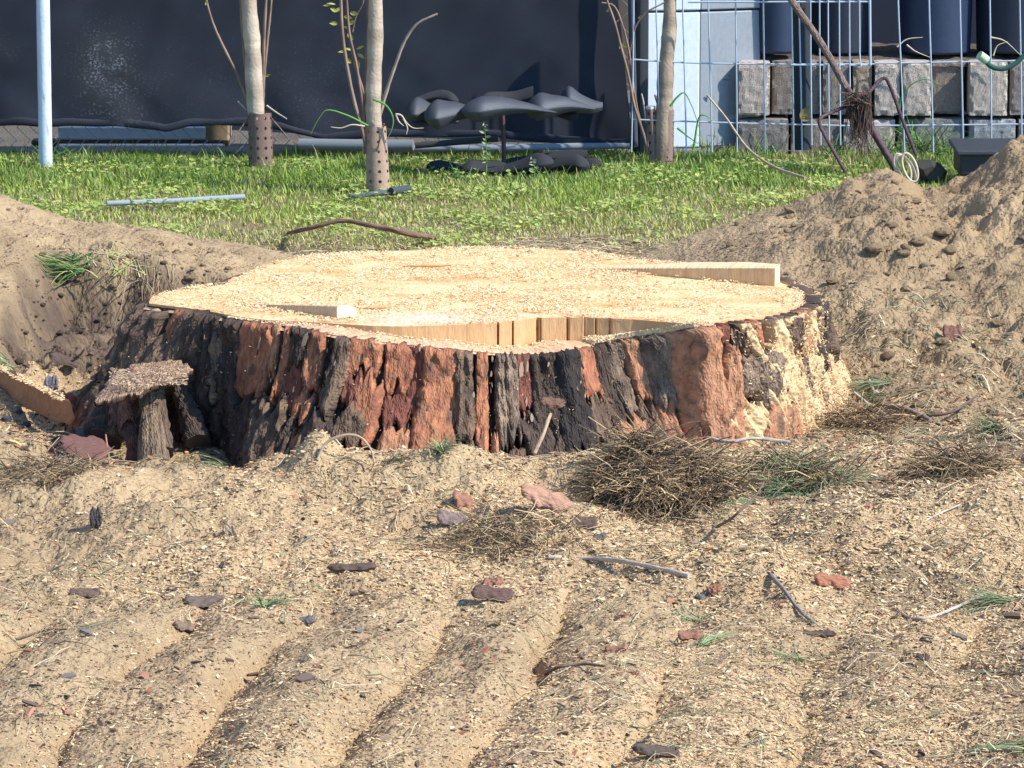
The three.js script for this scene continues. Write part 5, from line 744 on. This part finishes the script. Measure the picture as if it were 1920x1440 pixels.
barkPiece('small red bark flake above the dark red piece in the foreground', 925, 1098, 40, 22, RB, 0.4, 0.2, 0.1);
barkPiece('orange red bark piece lying on sawdust at the right', 1560, 1098, 70, 30, [0.45, 0.17, 0.09], 0.5, -0.15, -0.1);
barkPiece('small upright dark bark chip standing in the soil at left', 180, 988, 24, 36, [0.07, 0.055, 0.05], 1.35, 0.1, 0.1, 'bark_piece', 0.5);
barkPiece('short orange bark flake right of the long grey stick', 1340, 1110, 30, 20, [0.42, 0.18, 0.1], 0.5, 0.2, 0.2);
barkPiece('grey bark flake beside the short orange one', 1318, 1128, 34, 18, GBk, 0.4, -0.3, 0.6);
barkPiece('red bark flake in the sawdust between the right furrows', 1295, 1198, 50, 22, RB, 0.4, 0.1, 0.1);
barkPiece('thin dark bark sliver near the curved grey twig', 1535, 1193, 64, 14, DB, 0.2, 0, 0);
barkPiece('small dark bark lump on the right foreground soil', 1730, 1238, 28, 18, [0.1, 0.05, 0.04], 0.3, 0, 0.4);
barkPiece('brown bark flake on the ridge right of the middle', 1155, 1222, 44, 16, RB, 0.3, 0.1, 0.2);
barkPiece('dark bark chunk in the bottom furrow right of the middle', 1230, 1418, 90, 34, [0.12, 0.085, 0.06], 0.2, -0.1, -0.1);
barkPiece('dark bark flake half buried above the left furrows', 385, 1140, 80, 40, [0.17, 0.12, 0.09], 0.3, 0, 0.1);
barkPiece('brown bark flake half buried left of the others above the furrows', 160, 1120, 60, 26, [0.16, 0.1, 0.07], 0.3, 0, 0);
barkPiece('small wedge of brown bark at the top of the second furrow', 345, 1182, 44, 26, [0.25, 0.17, 0.11], 0.4, -0.2, 0.5);
barkPiece('small grey bark chip at the top of the third furrow', 570, 1170, 44, 20, [0.15, 0.14, 0.13], 0.4, 0.2, 0.2);
barkPiece('small upright pale chip in the left middle of the soil', 432, 1005, 30, 26, [0.42, 0.29, 0.18], 1.1, 0.1, 0.1, 'bark_piece', 0.5);
barkPiece('broad dark purple bark piece in the hollow at the far left', 160, 862, 110, 60, [0.16, 0.065, 0.05], 0.6, -0.25, 0.5, 'bark_piece', 0.4);
barkPiece('grey flaky bark piece on top of the purple piece', 172, 838, 60, 34, GBk, 0.5, -0.1, 0.3, 'bark_piece', 0.8);
barkPiece('dark red bark scrap beside the left root', 190, 818, 46, 30, [0.22, 0.06, 0.045], 0.9, 0.5, 0.5, 'bark_piece', 0.6);
barkPiece('bright red bark scrap between the sawn chunk and the stump', 118, 762, 56, 26, [0.32, 0.08, 0.05], 0.8, 0.1, -0.1, 'bark_piece', 0.5);
barkPiece('grey bark scrap standing behind the bright red one', 96, 742, 28, 34, [0.17, 0.17, 0.19], 1.2, 0.1, 0, 'bark_piece', 0.6);
barkPiece('dark double bark flake on the sand behind the sawn chunk', 120, 688, 60, 30, DB, 0.3, -0.3, -0.3, 'bark_piece', 0.4);
barkPiece('small brown bark lump in the right mound slope', 1785, 640, 36, 32, [0.24, 0.10, 0.07], 0.9, 0.2, 0.3, 'bark_piece', 0.5);
barkPiece('brown bark hanging on the dark middle face of the stump', 1034, 772, 44, 20, [0.2, 0.1, 0.06], 0.7, -0.15, 0, 'bark_piece', 0.4).position.copy(onD(1036, 755, 8.03));
{ const fl = []; for (let k = 0; k < 45; k++) { const D = rr(6, 8), X = rr(-1, 1) * (0.13 * D + 0.05), L = rr(0.012, 0.03); fl.push({ p: V(X, ht(X, D) + L * 0.12, -D), s: V(L, L * rr(0.5, 1.2), L * rr(0.7, 1.4)), ry: rr(0, 6), rx: gauss() * 0.4, rz: gauss() * 0.4, c: jit(pick([RB, DB, GBk, [0.3, 0.2, 0.12]]), 0.15) }); } inst('bark_flakes', chipGeo, M.chip, fl, 'small flakes of brown and red bark scattered in the foreground', 'bark'); }
const GREYS = [[0.58, 0.47, 0.36], [0.42, 0.33, 0.25]], BRN = [[0.2, 0.13, 0.09], [0.12, 0.08, 0.06]], WHT = [[0.60, 0.50, 0.38], [0.42, 0.34, 0.25]];
stick('stick', 'long thin grey stick lying left to right across the middle foreground', [[1028, 1052], [1100, 1054], [1180, 1062], [1240, 1075], [1292, 1087]], 0.0035, 0.0048, GREYS);
stick('twig', 'grey twig slanting down right in the right foreground', [[1444, 1086], [1470, 1115], [1495, 1148], [1525, 1177]], 0.0042, 0.0026, [[0.26, 0.22, 0.19], [0.18, 0.15, 0.13]], 'twig');
stick('twig', 'thin pale curved twig near the right edge ending at green needles', [[1682, 1146], [1700, 1162], [1730, 1166], [1790, 1146], [1848, 1118]], 0.002, 0.003, GREYS, 'twig');
stick('twig', 'dark curved twig on the ridge top right of the middle', [[1022, 1272], [1050, 1258], [1090, 1253], [1135, 1257]], 0.003, 0.002, BRN, 'twig');
stick('stick', 'white barked stick lying on top of the dead grass clump', [[1328, 822, 7.93], [1370, 828, 7.9], [1410, 822, 7.9], [1482, 829, 7.9]], 0.0042, 0.003, WHT, 'stick', 0.35);
stick('twig', 'dark thin twig leaning from the sawdust onto the dead grass clump', [[1345, 995], [1380, 965, 7.42], [1412, 935, 7.45], [1432, 905, 7.5]], 0.0028, 0.0018, BRN, 'twig');
stick('stick', 'short pale stick propped upright against the front of the stump', [[1002, 850, 7.9], [1018, 815, 7.92], [1032, 776, 7.96]], 0.0042, 0.0036, [[0.5, 0.34, 0.2], [0.38, 0.25, 0.15]]);
stick('dry_stalk', 'pale curved stalk arching over the soil in front of the stump', [[595, 862, 7.85], [610, 832, 7.86], [640, 817, 7.86], [672, 818, 7.86], [694, 840, 7.85], [702, 868, 7.82]], 0.003, 0.0018, [[0.52, 0.38, 0.24], [0.4, 0.28, 0.17]], 'stalk');
stick('twig', 'white forked twig right of the stump', [[1640, 742], [1660, 728, 8.82], [1676, 706, 8.85], [1690, 686, 8.9]], 0.004, 0.003, WHT, 'twig');
stick('twig', 'short white twig standing beside the forked one', [[1640, 744], [1636, 728, 8.78], [1630, 712, 8.8]], 0.0035, 0.003, WHT, 'twig');
stick('stick', 'brown stick lying on the soil right of the stump', [[1652, 766], [1700, 776], [1745, 796]], 0.006, 0.005, [[0.32, 0.23, 0.18], [0.2, 0.14, 0.11]]);
stick('twig', 'slender brown twig rising to the right from the brown stick', [[1742, 786], [1780, 774, 8.6], [1832, 742, 8.65]], 0.0035, 0.0022, BRN, 'twig');
stick('twig', 'thin dark twig across the soil right of the stump foot', [[1636, 756], [1680, 746], [1722, 730]], 0.003, 0.002, BRN, 'twig');
stick('twig', 'pale twig at the right foot of the stump', [[1602, 736, 8.7], [1622, 752, 8.68], [1640, 776]], 0.003, 0.002, WHT, 'twig');
stick('twig', 'long pale stem on the soil at the right middle', [[1712, 998], [1750, 974], [1800, 952]], 0.002, 0.0015, GREYS, 'twig');
stick('twig', 'reddish straight twig standing in the hollow at the left of the stump', [[206, 880], [203, 850, 8.05], [198, 815, 8.08]], 0.0022, 0.0016, [[0.4, 0.22, 0.14], [0.3, 0.17, 0.11]], 'twig');
stick('twig', 'pale forked twig on the left bank', [[60, 900], [95, 878], [130, 872]], 0.0022, 0.0015, GREYS, 'twig');
stick('twig', 'thin straight twig stuck in the sand at the left of the stump', [[148, 672], [156, 658, 9.0], [163, 648, 9.0]], 0.003, 0.002, [[0.35, 0.2, 0.12], [0.25, 0.14, 0.09]], 'twig');
stick('twig', 'tiny dark twig at the left of the first furrow', [[30, 1205], [80, 1190], [126, 1186]], 0.002, 0.0014, BRN, 'twig');
{ // sawn chunk at the far left and sawdust covered lump at the far right
  const p = ground(50, 745), g = new GB(), q = onD(20, 730, -p.z - 0.02);
  const chunk = (A, name, label, col, top) => { const gg = new GB(); gg.grid(30, 16, (i, j) => { const u = i / 30, v = j / 16, a = v * Math.PI * 2, w = A.w * (1 - 0.35 * u) * (1 + 0.3 * fbm(u * 7, Math.cos(a) * 2 + Math.sin(a), 3)), c = A.a.clone().lerp(A.b, u), y = Math.sin(a), x = Math.cos(a); const sq = 1 / Math.pow(Math.pow(Math.abs(x), 3) + Math.pow(Math.abs(y), 3), 1 / 3); return [c.x + x * sq * w * 0.6, c.y + y * sq * A.h * (1 - 0.3 * u) * (1 + 0.35 * fbm(u * 8 + 4, x * 3, 3)), c.z + x * sq * w, jit(y > 0.8 ? top : col, 0.15), u * 0.3, v * 0.3]; }); for (const e of [0, 1]) { const s = gg.p.length / 3, c = e ? A.b : A.a, m = gg.v(c.x, c.y, c.z, col); const ring = []; for (let j = 0; j < 16; j++) { const k = (j * 31 + (e ? 30 : 0)) * 3; ring.push(gg.v(gg.p[k], gg.p[k + 1], gg.p[k + 2], col)); } for (let j = 0; j < 16; j++) gg.tri(m, ring[j], ring[(j + 1) % 16]); } return tag(gg.build(name, M.wood), label, 'wood'); };
  chunk({ a: onD(-30, 705, 8.86), b: onD(120, 770, 8.55), w: 0.06, h: 0.035 }, 'wood_chunk', 'orange sawn chunk of wood with sawdust on it at the left edge', [0.44, 0.19, 0.08], [0.66, 0.42, 0.2]);
  chunk({ a: onD(1960, 812, 8.3), b: onD(1875, 815, 8.3), w: 0.05, h: 0.026 }, 'wood_lump', 'lump crusted with sawdust at the right edge of the picture', [0.45, 0.3, 0.17], [0.72, 0.54, 0.32]);
  const cs = []; for (let k = 0; k < 900; k++) { const u = rnd(), right = k > 750, A = right ? onD(1960, 812, 8.3) : onD(-30, 705, 8.86), B = right ? onD(1875, 815, 8.3) : onD(120, 770, 8.55), p = A.lerp(B, u), L = rr(0.003, 0.009); p.y += (right ? 0.026 : 0.036) * (1 - 0.3 * u); p.z += gauss() * (right ? 0.03 : 0.035); cs.push({ p, s: V(L, L * 0.9, L), ry: rr(0, 6), rx: gauss() * 0.5, rz: gauss() * 0.5, c: jit(pick(CH.slice(0, 4)), 0.15) }); }
  inst('sawdust_on_chunks', chipGeo, M.chip, cs, 'sawdust lying on the sawn chunk at left and the lump at right', 'sawdust');
  [[12, 790, 22], [36, 776, 16], [50, 800, 18]].forEach(([x, y, w], i) => { const c = new GB(), r = w / 2 / FOCAL * 8.3, pp = ground(x, y); c.geo(clodGeo(50 + i * 9), new THREE.Matrix4().makeScale(r, r * 0.9, r), [0.11, 0.11, 0.125]); const o = c.build('pebble', M.clod); o.position.copy(pp).add(V(0, r * 0.4, 0)); tag(o, ['dark grey pebble at the left edge, largest of three below the chunk', 'grey pebble behind the largest one at the left edge', 'grey pebble right of the other two below the sawn chunk'][i], 'pebble'); });
  // wedge and splinters lying on the cut top
  const wd = new GB(), a = onY(468, 571, TOPY + 0.004), b = onY(632, 598, TOPY + 0.002); const d = b.clone().sub(a), n = V(-d.z, 0, d.x).normalize(); if (n.z > 0) n.negate();
  wd.grid(24, 6, (i, j) => { const u = i / 24, h = 0.002 + 0.024 * u, w = 0.004 + 0.05 * u, row = [[0, 0], [0, 0.8], [0.08, 1], [0.6, 0.9], [0.95, 0.6], [1, 0.2], [1, 0]][j], p = a.clone().lerp(b, u).add(n.clone().multiplyScalar(row[0] * w)); return [p.x, TOPY + 0.003 + row[1] * h + 0.001 * n2(u * 9, j), p.z, jit(mix([0.76, 0.56, 0.33], [0.58, 0.38, 0.2], clamp(0.5 + n2(u * 12, j))), 0.06), u * 0.2, j * 0.02]; });
  { const q = [[0, 0], [0, 0.8], [0.08, 1], [0.6, 0.9], [0.95, 0.6], [1, 0]].map(([w, h]) => { const p = b.clone().add(n.clone().multiplyScalar(w * 0.054)); return wd.v(p.x, TOPY + 0.003 + h * 0.026, p.z, [0.86, 0.68, 0.42]); }); for (let i = 1; i < 5; i++) wd.tri(q[0], q[i], q[i + 1]); }
  tag(wd.build('wood_wedge', M.wood), 'thin split wedge of fresh wood lying on the left front of the stump top', 'wood');
  for (const [x0, y0, x1, y1, w, lab] of [[754, 499, 870, 496, 0.004, 'long thin splinter at the back of the stump top'], [680, 578, 750, 573, 0.004, 'short splinter in the middle of the stump top']]) { const s = new GB(); s.tube([onY(x0, y0, TOPY + 0.008), onY((x0 + x1) / 2, (y0 + y1) / 2, TOPY + 0.01), onY(x1, y1, TOPY + 0.006)], (t) => w * Math.sin(Math.PI * (0.1 + 0.85 * t)), 6, [0.55, 0.32, 0.14]); tag(s.build('wood_splinter', M.wood), lab, 'wood'); }
}
renderer.render(scene, camera);
